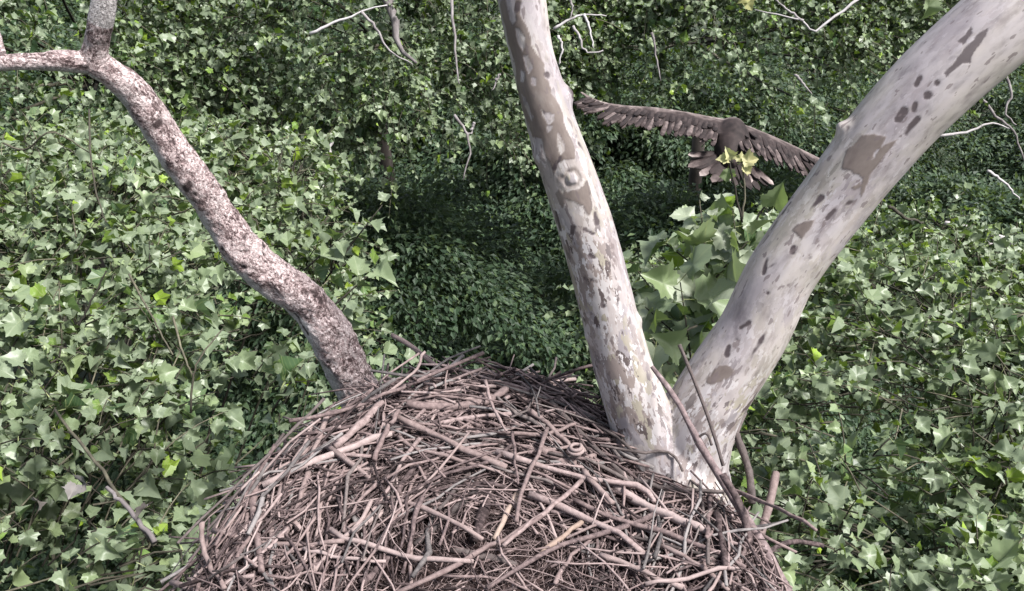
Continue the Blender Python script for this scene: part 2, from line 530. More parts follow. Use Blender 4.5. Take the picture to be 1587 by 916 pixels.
def scatter_mesh(name, lib, pos, axis, normal, scale, mat, smooth=False):
    bag = Bag()
    fr = frames(axis, normal)
    which = rng.integers(0, len(lib), len(pos))
    for k, (v, fs) in enumerate(lib):
        s = np.where(which == k)[0]
        if not len(s):
            continue
        vv = pos[s, None, :] + scale[s, None, None] * np.einsum('nij,vj->nvi', fr[s], v)
        off = (np.arange(len(s)) * len(v))[:, None, None]
        bag.add(vv.reshape(-1, 3), [(f[None] + off).reshape(-1, f.shape[1]) for f in fs], np.tile(v[:, :2], (len(s), 1)))
    return bag.mesh(name, [mat], smooth)

DOWN = np.array([0, 0, -1.0])
def shoots(B, D, Ln, k, size, droop=0.35, hang=(0.1, 1.0)):
    """leaves set alternately along shoots. returns leaf arrays and the shoots' polylines"""
    M = len(B)
    D = nrm(D)
    side = nrm(np.cross(D, np.array([0, 0, 1.0])) + 1e-4)
    pos, ax, no, sc = [], [], [], []
    K = 5
    tt = np.linspace(0, 1, K)
    poly = B[:, None, :] + D[:, None, :] * (Ln[:, None] * tt)[:, :, None] + DOWN * (droop * Ln[:, None] * tt ** 2)[:, :, None]
    for j in range(k):
        t = (j + rng.uniform(0.3, 1.0, M)) / k
        p = B + D * (Ln * t)[:, None] + DOWN * (droop * Ln * t ** 2)[:, None]
        sg = np.where((j % 2) == 0, 1, -1) * np.where(rng.random(M) < 0.12, -1, 1)
        out = side * sg[:, None] * rng.uniform(0.4, 1.1, M)[:, None] + D * rng.uniform(0.1, 0.9, M)[:, None] + rng.normal(0, 0.35, (M, 3))
        if j == k - 1:
            out = D + rng.normal(0, 0.3, (M, 3))
        out = nrm(out)
        a = nrm(out + DOWN * rng.uniform(hang[0], hang[1], M)[:, None])
        n = np.array([0, 0, 1.0]) + out * 0.35 + rng.normal(0, 0.80, (M, 3))
        s = size * np.where(rng.random(M) < 0.14, rng.uniform(1.3, 1.75, M), rng.uniform(0.45, 1.25, M)) * (1 - 0.25 * t ** 2)
        pos.append(p + out * s[:, None] * 0.40)
        ax.append(a); no.append(n); sc.append(s)
    return [np.concatenate(x) for x in (pos, ax, no, sc)] + [poly]

# every crown is generated first, so that the leaves that show largest can be picked
CROWNS = []
def add_crown(thing, leaves, mat, lib=LIB1, individuals=300):
    CROWNS.append(dict(thing=thing, pos=leaves[0], axis=leaves[1], normal=leaves[2], scale=leaves[3], mat=mat, lib=lib, n=individuals))

def limbs_to(root, targets, r0, r1, sag=0.5):
    """limbs from a trunk point out to crown points"""
    M = len(targets)
    t = np.linspace(0, 1, 7)
    root = np.broadcast_to(root, (M, 3))
    mid = (root + targets) / 2 + np.array([0, 0, -sag]) + rng.normal(0, 0.15, (M, 3))
    pts = ((1 - t) ** 2)[None, :, None] * root[:, None] + (2 * t * (1 - t))[None, :, None] * mid[:, None] + (t ** 2)[None, :, None] * targets[:, None]
    pts[:, 1:-1] += rng.normal(0, 0.04, (M, 5, 3))
    rad = r0 + (r1 - r0) * t ** 0.7
    return pts, np.broadcast_to(rad, (M, 7))

def trunk_part(thing, base, top, r0, r1, mat, name='trunk'):
    base, top = np.asarray(base, float), np.asarray(top, float)
    t = np.linspace(0, 1, 14)[:, None]
    pts = base + (top - base) * t + np.column_stack([0.25 * np.sin(t[:, 0] * 4), 0.25 * np.cos(t[:, 0] * 3) - 0.25, t[:, 0] * 0])
    v, fs = tubes(pts[None], (r0 + (r1 - r0) * t[:, 0] ** 0.6)[None], 14)
    v = v + 0.03 * nrm(v - v.mean(0)) * fbm(v, 3, 2)[:, None]
    return part(name, mk_mesh(name, v, fs, [mat]), thing)

# ------------------------------------------------------------------ near sycamore crowns, seen from above
def canopy(name, label, c, rx, ry, pw, top, edge, M, size, mask=None, trunk_at=None, lump=0.35, seed=0, thick=0.9, kshoot=8):
    cx, cy = c
    th = empty(name, (trunk_at[0], trunk_at[1], 0), label, 'tree', 'sycamores crowding round the nest tree')
    # clustered bases: shoots bunch into tufts
    nc = M // 9
    cen = np.column_stack([rng.uniform(-1, 1, nc * 2), rng.uniform(-1, 1, nc * 2)])
    cen = cen[(np.abs(cen[:, 0]) ** pw + np.abs(cen[:, 1]) ** pw) < 1][:nc]
    idx = rng.integers(0, len(cen), M)
    xy = cen[idx] * [rx, ry] + rng.normal(0, 0.17, (M, 2)) + [cx, cy]
    uv = (xy - [cx, cy]) / [rx, ry]
    r = (np.abs(uv[:, 0]) ** pw + np.abs(uv[:, 1]) ** pw) ** (1 / pw)
    z = top(xy[:, 0], xy[:, 1]) - edge * np.clip(r, 0, 1.2) ** 6 + lump * fbm(np.column_stack([xy, xy[:, 0] * 0 + seed]), 0.9, 2, seed)
    z = z - rng.exponential(thick * 0.45, M).clip(0, thick * 2.2) - 0.25
    B = np.column_stack([xy, z])
    if mask is not None:
        B = B[mask(B)]
    M = len(B)
    D = np.column_stack([rng.normal(0, 0.7, M) + 0.5 * (B[:, 0] - cx) / rx, rng.normal(0, 0.7, M) + 0.5 * (B[:, 1] - cy) / ry, rng.uniform(0.05, 1.0, M)])
    lv = shoots(B, D, rng.uniform(0.35, 0.75, M), kshoot, size)
    add_crown(th, lv, M_LEAF)
    bag = Bag()
    bag.add(*tubes(lv[4], np.linspace(0.006, 0.0025, 5)[None].repeat(M, 0), 4))
    tx, ty = trunk_at
    zt = float(z.min()) - 3.0
    sel = rng.choice(M, 15, replace=False)
    pts, rad = limbs_to(np.array([tx, ty, zt]), B[sel], 0.035, 0.008, 0.6)
    bag.add(*tubes(pts, rad, 6))
    # stalks tie every shoot to the nearest limb point
    lp = pts[:, 2:].reshape(-1, 3)
    for s in range(0, M, 400):
        b = B[s:s + 400]
        near = lp[((b[:, None] - lp[None]) ** 2).sum(-1).argmin(1)]
        near = b + (near - b) * np.minimum(1, 0.30 / np.maximum(np.linalg.norm(near - b, axis=1), 1e-6))[:, None]
        mid = (b + near) / 2 + rng.normal(0, 0.03, b.shape)
        bag.add(*tubes(np.stack([near, mid, b], 1), np.array([[0.007, 0.006, 0.005]]).repeat(len(b), 0), 4))
    part('branches', bag.mesh('branches', [M_TWIG]), th)
    trunk_part(th, (tx, ty, 0), (tx, ty, zt + 0.1), 0.32, 0.10, M_TRUNK)
    return th

TREE_A = canopy('sycamore_tree', 'broad leafy sycamore filling the left side beside and below the flaky limb',
       (-4.5, 5.0), 3.5, 5.8, 3.2, lambda x, y: CAMZ - 2.72 - 0.03 * (y - 3), 1.6, 4200, 0.089,
       mask=lambda B: (B[:, 0] < -0.98 - 0.27 * np.clip(B[:, 1] - 5, 0, 9)) & (B[:, 1] > 1.3) & ~((B[:, 0] > -1.45) & (B[:, 1] < 3.2)),
       trunk_at=(-4.6, 5.4), seed=5)
TREE_B = canopy('sycamore_tree', 'leafy sycamore crown spread below the right-hand leaning stem',
       (4.3, 5.2), 3.9, 4.8, 3.2, lambda x, y: CAMZ - 3.35 - 0.10 * (y - 4), 1.5, 4200, 0.088,
       mask=lambda B: (B[:, 1] > 2.0) & (B[:, 0] > 1.05),
       trunk_at=(5.0, 5.8), seed=9)

# ------------------------------------------------------------------ sycamores farther off: domed crowns facing the camera
def dome(name, label, c, rad, M, size, lowest=-0.25, seed=0, kshoot=8, mat=None, group='sycamores standing farther off'):
    c = np.array(c, float)
    rad = np.array(rad, float)
    th = empty(name, (c[0], c[1], 0), label, 'tree', group)
    nc = M // 8
    d = nrm(rng.normal(0, 1, (nc * 6, 3)))
    d = d[(d[:, 2] > lowest + rng.normal(0, 0.08, len(d))) & (d[:, 1] < 0.35)][:nc]
    rr = (0.92 + 0.16 * fbm(d, 2.2, 2, seed))[:, None] * rng.uniform(0.86, 1.0, (len(d), 1))
    idx = rng.integers(0, len(d), M)
    B = c + d[idx] * rad * rr[idx] + rng.normal(0, 0.26, (M, 3))
    D = d[idx] * 0.7 + rng.normal(0, 0.55, (M, 3)) + [0, 0, 0.1]
    lv = shoots(B, D, rng.uniform(0.4, 0.8, M), kshoot, size, 0.45)
    add_crown(th, lv, mat or M_MIDLEAF, LIBM)
    bag = Bag()
    bag.add(*tubes(lv[4], np.linspace(0.008, 0.003, 5)[None].repeat(M, 0), 3))
    sel = rng.choice(M, 14, replace=False)
    pts, rd = limbs_to(c + [0, 3.6, -rad[2] * 0.10], B[sel], 0.05, 0.010, 0.3)
    bag.add(*tubes(pts, rd, 5))
    part('branches', bag.mesh('branches', [M_TWIG]), th)
    trunk_part(th, (c[0], c[1] + 4, 0), (c[0], c[1] + 2, c[2] - rad[2] * 0.4), 0.4, 0.14, M_TRUNK)
    return th

TREE_C1 = dome('sycamore_tree', 'pale green sycamore behind the upper left limb fork', (-8.6, 14.6, CAMZ - 4.9), (5.0, 4.3, 4.3), 2600, 0.100, seed=1)
TREE_C2 = dome('sycamore_tree', 'dense sycamore with bare white twigs left of the middle stem', (-2.6, 16.6, CAMZ - 4.6), (4.4, 4.1, 4.2), 3600, 0.093, lowest=-0.12, seed=2)
TREE_D1 = dome('sycamore_tree', 'sycamore behind the flying bird and between the two upper stems', (4.4, 17.6, CAMZ - 4.9), (4.6, 4.0, 4.1), 3600, 0.093, lowest=0.08, seed=3)

def bare_branch(thing, pts, r0, r1, mat=None, name='bare_branch', n=14):
    """pts: (px, py, depth) along the branch"""
    w = np.array([P(*p) for p in pts])
    c, r = resample(w, n, np.linspace(r0, r1, len(w)))
    c[1:-1] += rng.normal(0, r0 * 0.35, (n - 2, 3))
    v, fs = tubes(c[None], r[None], 7)
    return part(name, mk_mesh(name, v, fs, [mat or M_DEADBRANCH]), thing)

for d, pl in [(12.0, [(480, 52), (520, 35), (560, 18), (600, 8)]), (12.0, [(560, 18), (585, 45), (600, 75), (640, 100)]),
              (12.1, [(700, 0), (704, 60), (708, 105), (712, 130)]), (12.1, [(704, 178), (722, 205), (728, 235), (718, 280)]),
              (12.1, [(735, 190), (730, 205), (724, 210)]), (11.8, [(515, 215), (505, 260), (498, 310)]),
              (11.8, [(480, 285), (492, 258), (500, 262), (496, 300), (480, 300)]), (12.2, [(768, 125), (775, 115), (762, 140)])]:
    bare_branch(TREE_C2, [(x, y, d - 0.25) for x, y in pl], 0.022, 0.008)
for d, pl in [(12.6, [(858, 45), (880, 32), (905, 22), (940, 25)]), (12.6, [(905, 22), (914, 45), (920, 75)]),
              (12.6, [(888, 40), (900, 60), (908, 80), (935, 78)]), (12.6, [(865, 55), (872, 75), (866, 100)]),
              (12.8, [(1335, -5), (1300, 22), (1262, 48), (1245, 32), (1215, 25), (1170, 15)]), (12.8, [(1245, 32), (1220, 15), (1198, -5)]),
              (12.9, [(1232, 115), (1245, 130), (1258, 146)]), (12.8, [(1010, 50), (1015, 75), (1024, 125)]), (12.9, [(880, -10), (887, 10), (884, 30)])]:
    bare_branch(TREE_D1, [(x, y, d - 0.25) for x, y in pl], 0.022, 0.008)
# a length of pale limb glimpsed through the crown left of the middle stem
bare_branch(TREE_C2, [(592, -20, 12.7), (612, 25, 12.6), (622, 60, 12.6), (646, 98, 12.7)], 0.09, 0.02, M_DEADBRANCH, 'limb', 6)
# dark twigs and a broken pale branch in the left crown
for pl in [[(5, 222, 5.2), (40, 232, 5.2), (80, 205, 5.1), (138, 236, 5.3)], [(138, 170, 5.6), (140, 235, 5.4), (150, 300, 5.2), (165, 345, 5.1)],
           [(122, 505, 4.8), (140, 470, 4.8), (165, 420, 4.8)], [(200, 425, 5.0), (235, 490, 4.9), (268, 550, 4.8)],
           [(296, 640, 4.6), (300, 585, 4.6), (310, 555, 4.6), (345, 510, 4.7)], [(268, 490, 4.7), (285, 550, 4.6), (300, 585, 4.6)]]:
    bare_branch(TREE_A, pl, 0.0065, 0.004, M_TWIG, 'twig')
bare_branch(TREE_A, [(85, 635, 4.6), (140, 705, 4.35), (190, 775, 4.1), (240, 845, 3.95)], 0.007, 0.010, M_TWIG)
bare_branch(TREE_A, [(165, 755, 4.15), (200, 790, 4.05), (240, 840, 3.93)], 0.009, 0.012, M_DEADBRANCH)
bare_branch(TREE_B, [(1378, 318, 8.6), (1400, 335, 8.6), (1430, 345, 8.7)], 0.02, 0.012, M_TWIG)

# ------------------------------------------------------------------ dark understory below and woodland behind
LIB2 = []
for k in range(6):
    f = random.uniform(0.1, 0.35); c = random.uniform(0.0, 0.4); w = random.uniform(0.24, 0.36)
    v = np.array([[0, 0, 0], [w, 0.45, f * w], [0, 1, -c], [-w, 0.45, f * w]])
    LIB2.append((v, [np.array([[0, 2, 1], [0, 3, 2]])[:, ::-1]]))

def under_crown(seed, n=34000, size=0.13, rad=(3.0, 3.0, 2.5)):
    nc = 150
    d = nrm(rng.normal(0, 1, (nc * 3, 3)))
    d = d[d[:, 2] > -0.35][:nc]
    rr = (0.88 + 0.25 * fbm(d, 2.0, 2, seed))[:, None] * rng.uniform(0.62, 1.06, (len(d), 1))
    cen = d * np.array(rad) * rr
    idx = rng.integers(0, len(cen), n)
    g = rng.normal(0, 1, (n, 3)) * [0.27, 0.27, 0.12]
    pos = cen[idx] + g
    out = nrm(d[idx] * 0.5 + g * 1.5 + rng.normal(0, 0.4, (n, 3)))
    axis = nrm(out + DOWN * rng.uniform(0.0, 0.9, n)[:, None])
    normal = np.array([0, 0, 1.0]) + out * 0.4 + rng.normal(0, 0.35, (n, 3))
    return scatter_mesh('crown', LIB2, pos, axis, normal, size * rng.uniform(0.6, 1.3, n), M_SHADEDLEAF)
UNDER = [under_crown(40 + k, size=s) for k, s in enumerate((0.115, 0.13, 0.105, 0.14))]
_tv, _tf = tubes(np.array([[[0, 0, 0], [0.1, 0.05, 3], [0.0, 0.1, 6], [0.1, 0, 9], [0, 0, 12.0]]]), np.array([[0.25, 0.2, 0.17, 0.13, 0.06]]), 9)
TRUNK_ME = mk_mesh('trunk', _tv, _tf, [M_TRUNK])
UT = {}
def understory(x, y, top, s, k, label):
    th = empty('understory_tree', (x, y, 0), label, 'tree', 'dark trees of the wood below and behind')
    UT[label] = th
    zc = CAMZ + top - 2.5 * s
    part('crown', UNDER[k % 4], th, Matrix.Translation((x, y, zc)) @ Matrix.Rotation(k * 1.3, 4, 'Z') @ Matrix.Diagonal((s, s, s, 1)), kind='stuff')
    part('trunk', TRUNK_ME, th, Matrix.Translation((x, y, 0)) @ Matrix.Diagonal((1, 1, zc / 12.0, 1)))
U = [(-3.6, 5.2, -7.0, 1.0, 'shrubby dark tree under the left sycamore crown'),
     (-6.0, 9.0, -7.6, 1.1, 'dark tree glimpsed beneath the far left sycamore crown'),
     (3.6, 5.4, -8.0, 1.0, 'shrubby dark tree under the right sycamore crown'),
     (7.0, 8.8, -8.6, 1.1, 'dark tree glimpsed beneath the far right sycamore crown'),
     (-3.6, 13.6, -12.6, 1.0, 'dark small-leaved tree low between the left limb foot and the nest'),
     (4.3, 15.8, -6.5, 1.15, 'rounded dark tree just below the flying bird, behind the leafy shoots'),
     (-2.7, 15.2, -5.9, 1.25, 'rounded dark tree under the sycamore left of the middle stem'),
     (-3.2, 19.2, -11.0, 1.1, 'dark tree deep in the gap just right of the left limb bend'),
     (6.8, 28.5, -6.8, 1.6, 'tall dark tree far behind the flying bird'),
     (2.2, 27.0, -7.2, 1.5, 'tall dark tree far behind the top of the middle stem'),
     (1.2, 14.6, -12.9, 1.05, 'dark small-leaved tree low behind the right shoulder of the nest'),
     (-1.2, 18.6, -12.0, 1.1, 'deep green tree in the dark gap above the nest top'),
     (3.4, 19.8, -11.6, 1.15, 'deep green tree low behind the middle stem'),
     (-5.6, 20.0, -11.3, 1.2, 'shaded tree behind the bright sprig right of the left limb'),
     (7.4, 17.5, -11.6, 1.1, 'dark tree below the flying bird behind the leafy shoots'),
     (0.9, 23.8, -10.4, 1.25, 'shaded tree far behind the knot of the middle stem'),
     (6.2, 24.0, -10.2, 1.3, 'dark tree directly under the flying bird'),
     (-4.6, 25.5, -9.8, 1.3, 'shadowed tree deep between the left sycamores'),
     (12.2, 17.4, -10.8, 1.2, 'dark tree beyond the right-hand sycamore crown near its upper edge'),
     (12.6, 22.6, -9.3, 1.3, 'fine-leaved dark tree right of the leaning stem'),
     (17.6, 21.6, -9.6, 1.3, 'fine-leaved dark tree at the right edge below the pale branches'),
     (18.6, 28.0, -8.4, 1.4, 'far dark tree at the right edge above the others'),
     (11.4, 29.2, -8.2, 1.5, 'far dark tree behind the upper leaning stem')]
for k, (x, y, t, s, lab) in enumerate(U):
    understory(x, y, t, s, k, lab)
_t = UT['fine-leaved dark tree right of the leaning stem']
for pl in [[(1518, 152), (1545, 182), (1568, 200), (1581, 230), (1592, 260)], [(1558, 114), (1566, 147), (1558, 174), (1575, 194)], [(1455, 211), (1501, 204), (1535, 192), (1568, 200)], [(1530, 265), (1560, 285), (1580, 310)]]:
    bare_branch(_t, [(x, y, 19.3) for x, y in pl], 0.035, 0.014)
_t = UT['dark tree beyond the right-hand sycamore crown near its upper edge']
for pl in [[(1463, 345), (1500, 352), (1545, 366), (1600, 388)], [(1480, 352), (1530, 378), (1590, 395)]]:
    bare_branch(_t, [(x, y, 12.5) for x, y in pl], 0.030, 0.04)
far = [(-17, 23), (-11, 24), (-14, 31), (-7, 32), (-1, 32), (5, 33), (-21, 34), (19, 36), (12, 38), (25, 40), (-26, 44), (17, 48), (28, 50), (2, 50), (-9, 52)]
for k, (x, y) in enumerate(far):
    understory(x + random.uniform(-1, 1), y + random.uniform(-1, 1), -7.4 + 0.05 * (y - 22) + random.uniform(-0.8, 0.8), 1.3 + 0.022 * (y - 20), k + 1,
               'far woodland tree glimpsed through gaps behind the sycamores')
# ------------------------------------------------------------------ the nest tree: forked pale stems and a flaky limb
TREE_N = empty('sycamore_tree', (0.66, 2.75, 0), 'pale mottled sycamore whose fork holds the big stick nest', 'tree')

def voxel(v, fs, size, smooth=4):
    me = mk_mesh('tmp', v, fs)
    o = bpy.data.objects.new('tmp', me)
    COL.objects.link(o)
    md = o.modifiers.new('r', 'REMESH'); md.mode = 'VOXEL'; md.voxel_size = size
    if smooth:
        sm = o.modifiers.new('s', 'SMOOTH'); sm.iterations = smooth; sm.factor = 0.5
    ev = o.evaluated_get(bpy.context.evaluated_depsgraph_get())
    m2 = ev.to_mesh()
    n = len(m2.vertices)
    co = np.empty(n * 3, np.float32); m2.vertices.foreach_get('co', co)
    nn = np.empty(n * 3, np.float32); m2.vertices.foreach_get('normal', nn)
    lt = np.empty(len(m2.polygons), np.int32); m2.polygons.foreach_get('loop_total', lt)
    ls = np.empty(len(m2.polygons), np.int32); m2.polygons.foreach_get('loop_start', ls)
    vi = np.empty(len(m2.loops), np.int32); m2.loops.foreach_get('vertex_index', vi)
    faces = []
    for k in np.unique(lt):
        s = ls[lt == k]
        faces.append(vi[s[:, None] + np.arange(k)])
    ev.to_mesh_clear()
    bpy.data.objects.remove(o); bpy.data.meshes.remove(me)
    return co.reshape(-1, 3).astype(float), nn.reshape(-1, 3).astype(float), faces

def stem_line(pts, n=140):
    """pts: (px, py, r_px, depth) -> world centreline and radii"""
    w = np.array([P(x, y, d) for x, y, r, d in pts])
    return resample(w, n, [r * d / F for x, y, r, d in pts])

def surf_point(lines, px, py):
    best = None
    for c, r in lines:
        x, y, d = project(c)
        rp = r * F / d
        q = np.hypot(x - px, y - py) / rp
        i = int(q.argmin())
        if best is None or q[i] < best[0]:
            best = (q[i], c[i], r[i], d[i])
    _, c, r, d = best
    p = P(px, py, d)
    view = nrm(p - CAM)
    off = min(np.linalg.norm(p - c), r * 0.98)
    p = c + nrm(p - c) * off if off > 1e-6 else p
    return p - view * math.sqrt(max(r * r - off * off, 0)), d

def blob_dist(v, lines, pl):
    """distance of vertices to a polyline of (px, py, r_px) laid on the bark, minus its radius (metres)"""
    pts, rs = [], []
    for x, y, r in pl:
        s, d = surf_point(lines, x, y)
        pts.append(s); rs.append(r * d / F)
    best = np.full(len(v), 9.0)
    if len(pts) == 1:
        return np.linalg.norm(v - pts[0], axis=1) - rs[0]
    for a, b, ra, rb in zip(pts[:-1], pts[1:], rs[:-1], rs[1:]):
        ab = b - a
        t = np.clip(((v - a) @ ab) / (ab @ ab + 1e-12), 0, 1)
        dd = np.linalg.norm(v - a - t[:, None] * ab, axis=1) - (ra + (rb - ra) * t)
        best = np.minimum(best, dd)
    return best

def stem_coords(v, lines, st_f=0.42):
    best = np.full(len(v), 1e9); out = np.zeros((len(v), 3)); par = np.zeros(len(v)); which = np.zeros(len(v), int)
    for li, (c, r) in enumerate(lines):
        T = nrm(np.gradient(c, axis=0))
        s = np.concatenate([[0], np.cumsum(np.linalg.norm(np.diff(c, axis=0), axis=1))])
        e1 = nrm(np.cross(T, [0, 1.0, 0.2])); e2 = np.cross(T, e1)
        for st in range(0, len(v), 20000):
            vv = v[st:st + 20000]
            dist = np.linalg.norm(vv[:, None] - c[None], axis=2)
            i = dist.argmin(1)
            q = dist[np.arange(len(vv)), i] / r[i]
            off = vv - c[i]
            co = np.stack([(off * e1[i]).sum(1), (off * e2[i]).sum(1), (s[i] + (off * T[i]).sum(1)) * st_f + li * 7.3], 1)
            sl = slice(st, st + 20000)
            up = q < best[sl]
            best[sl] = np.where(up, q, best[sl]); out[sl] = np.where(up[:, None], co, out[sl])
            par[sl] = np.where(up, s[i], par[sl]); which[sl] = np.where(up, li, which[sl])
    return out, par, which

stemM = stem_line([(1052, 860, 92, 3.75), (1030, 780, 70, 3.64), (1012, 712, 57, 3.56), (994, 650, 51, 3.49), (969, 580, 44.5, 3.42), (949, 510, 43, 3.36),
                   (926, 420, 43, 3.28), (904, 340, 43, 3.21), (875, 250, 41.5, 3.13), (849, 170, 38.5, 3.07), (824, 80, 36, 3.01), (809, 0, 38, 2.95), (795, -90, 40, 2.90), (785, -180, 42, 2.85)])
stemR = stem_line([(1052, 862, 90, 3.75), (1056, 775, 72, 3.64), (1071, 700, 60, 3.55), (1095, 628, 57, 3.48), (1163, 520, 55, 3.40), (1210, 424, 54, 3.32), (1292, 311, 55, 3.22),
                   (1372, 210, 61, 3.13), (1445, 133, 65, 3.06), (1538, 48, 68, 2.99), (1650, -50, 71, 2.93), (1760, -140, 73, 2.88)])
LINES = [stemM, stemR]
web = stem_line([(1047, 606, 10, 3.52), (1046, 634, 30, 3.53), (1045, 675, 56, 3.55), (1045, 735, 84, 3.6), (1050, 850, 96, 3.74)], 40)
bag = Bag()
for c, r in LINES + [web]:
    bag.add(*tubes(c[None], r[None], 40))
vv, nn, fs = voxel(np.concatenate(bag.v), bag.f, 0.0053, 7)
stemc, par, which = stem_coords(vv, LINES)
nz = fbm(stemc, 28, 3, 5)
nz2 = fbm(stemc, 75, 2, 8)
ragged = 0.0080 * nz + 0.0050 * nz2 + 0.002 * fbm(stemc, 190, 2, 9)

BROWN = [  # plates of brown bark on the middle stem, then the big plate on the right stem
    [(868, 300, 4), (872, 318, 3)],
    [(1128, 572, 7), (1112, 580, 8), (1098, 590, 5)]]
def zz(pl):     # outlines measured on an enlargement of the middle stem
    return [(x / 2.775 + 760, y / 2.775) for x, y in pl]
PLATES = [zz([(105, -40), (130, -40), (125, 60), (180, 170), (185, 210), (232, 270), (235, 330), (250, 340), (262, 400), (300, 450), (320, 530), (350, 590), (368, 640), (360, 680), (290, 690), (270, 750), (258, 730), (240, 680), (215, 600),
              (185, 590), (170, 550), (150, 500), (125, 420), (110, 350), (95, 260), (70, 170), (50, 90), (40, 20), (55, -20), (75, 60), (95, 110), (115, 90), (100, 50)]),
          zz([(305, 860), (320, 820), (335, 830), (400, 800), (420, 770), (435, 830), (440, 900), (420, 930), (400, 885), (360, 872), (330, 862)]),
          [(1336, 209), (1371, 211), (1366, 228), (1389, 217), (1377, 236), (1349, 270), (1341, 290), (1337, 306), (1332, 300), (1335, 280), (1331, 270), (1304, 262), (1309, 235)],
          [(1229, 355), (1239, 345), (1261, 342), (1256, 357), (1241, 372)], [(1318, 292), (1331, 281), (1335, 286), (1326, 293)]]
CUTS = [zz(p) for p in ([(105, 120), (125, 120), (145, 170), (135, 220), (120, 190)], [(140, 240), (165, 240), (185, 300), (165, 320), (145, 290)], [(128, 300), (145, 310), (148, 355), (130, 350)], [(175, 330), (195, 335), (190, 368), (175, 365)],
        [(130, 405), (150, 420), (165, 470), (185, 500), (178, 522), (165, 500), (145, 450)], [(217, 465), (240, 485), (275, 495), (270, 520), (248, 540), (230, 510)], [(240, 545), (265, 540), (262, 560), (245, 572)], [(285, 575), (300, 590), (322, 640), (300, 660), (285, 620)])]
CUTS.append([(1349, 246), (1356, 231), (1363, 229), (1355, 242)])
DARKP = [[(1534, 41), (1529, 55), (1509, 85), (1506, 97), (1494, 95), (1476, 112), (1469, 120), (1464, 112), (1474, 102), (1494, 80), (1514, 55)], [(1484, 65), (1506, 42), (1509, 50), (1494, 70)]]
HOLES = []
def poly_dist(x, y, poly):
    """signed distance (photo pixels, negative inside) of bark points to an outline"""
    p = np.array(poly, float); q = np.roll(p, -1, 0)
    best = np.full(len(x), 1e9); ins = np.zeros(len(x), bool)
    for (ax, ay), (bx_, by_) in zip(p, q):
        ex, ey = bx_ - ax, by_ - ay
        t = np.clip(((x - ax) * ex + (y - ay) * ey) / (ex * ex + ey * ey + 1e-9), 0, 1)
        best = np.minimum(best, np.hypot(x - ax - t * ex, y - ay - t * ey))
        cr = ((ay > y) != (by_ > y)) & (x < ex * (y - ay) / (ey if abs(ey) > 1e-9 else 1e-9) + ax)
        ins ^= cr
    return np.where(ins, -best, best)
SPOTS = [[(1425, 121, 3), (1421, 131, 4)],
         [(1452, 128, 3.5)], [(1437, 148, 5)], [(1418, 160, 2.5), (1416, 171, 3.5)], [(1401, 171, 5), (1393, 185, 5)], [(1422, 185, 5), (1403, 206, 4)], [(1333, 184, 3), (1328, 193, 3)],
         [(1272, 306, 5), (1253, 325, 4)], [(1239, 329, 4)], [(1294, 326, 3), (1281, 338, 3)], [(1331, 308, 2.5), (1314, 314, 4), (1305, 319, 2.5)], [(1197, 361, 2)], [(1199, 339, 2), (1189, 351, 2)],
         [(1229, 384, 3), (1228, 391, 3)], [(1187, 396, 2.5), (1181, 422, 5)], [(1188, 415, 2.5), (1203, 409, 1.5)], [(1254, 398, 3.5), (1247, 409, 2.5)], [(1235, 424, 2)], [(1220, 441, 2.5), (1217, 447, 2)],
         [(1190, 454, 2.5)], [(1216, 460, 2.5), (1211, 475, 3), (1203, 486, 3)], [(1160, 500, 2.5), (1147, 508, 2.5)], [(1188, 508, 2), (1178, 528, 4.5), (1162, 554, 2.5)], [(1140, 526, 3)], [(1128, 538, 4), (1126, 550, 4)],
         [(1311, 372, 2.5), (1292, 387, 2)], [(1270, 403, 2), (1282, 398, 1.5)], [(1213, 305, 2), (1200, 320, 3)], [(1313, 197, 5), (1308, 208, 4)],
         [(803, 6, 3), (800, 16, 3)], [(848, 116, 4)], [(884, 137, 3), (882, 152, 4)], [(897, 222, 3), (903, 233, 3)], [(888, 352, 4), (886, 362, 3)], [(915, 395, 2.5), (922, 398, 2)], [(920, 330, 4), (924, 345, 4)],
         [(935, 473, 4)], [(955, 470, 3), (957, 485, 3)], [(913, 440, 2), (917, 432, 2), (924, 436, 2)], [(958, 545, 2)], [(976, 566, 2.5), (982, 574, 2)], [(905, 355, 2), (918, 362, 2), (928, 356, 2)],
         [(862, 330, 3), (868, 355, 3)], [(868, 245, 2), (858, 262, 2)], [(890, 180, 2)], [(1065, 590, 2)], [(1175, 585, 1.5)], [(1050, 625, 4), (1046, 640, 3)], [(1093, 640, 2)], [(1165, 610, 1.5)]]
rim = 0
def soft(d, w=0.0016):
    return np.clip(0.5 - d / (2 * w), 0, 1)
patch = np.zeros(len(vv)); spot = np.zeros(len(vv))
for pl in BROWN:
    bd = blob_dist(vv, LINES, pl) + ragged - 0.0025
    patch = np.maximum(patch, soft(bd))
    rim = np.maximum(rim, 0.5 * np.exp(-((bd + 0.002) / 0.0026) ** 2) * np.clip(0.4 + nz, 0, 1))
vpx, vpy, vpd = project(vv)
facing = (nn * nrm(vv - CAM)).sum(1) < -0.05
jx = vpx + 2.2 * nz + 1.6 * nz2; jy = vpy + 2.2 * fbm(stemc + 3.1, 30, 3, 15) + 1.4 * fbm(stemc + 1.7, 80, 2, 16)
for pl in PLATES:
    bd = poly_dist(jx, jy, pl)
    patch = np.maximum(patch, np.where(facing, np.clip(0.5 - bd / 1.4, 0, 1), 0))
    rim = np.maximum(rim, np.where(facing, 0.55 * np.exp(-((bd + 0.9) / 1.2) ** 2) * np.clip(0.35 + 1.2 * nz, 0, 1), 0))
for pl in CUTS:
    patch = np.minimum(patch, np.where(facing, 1 - np.clip(0.5 - poly_dist(jx, jy, pl) / 1.4, 0, 1), 1))
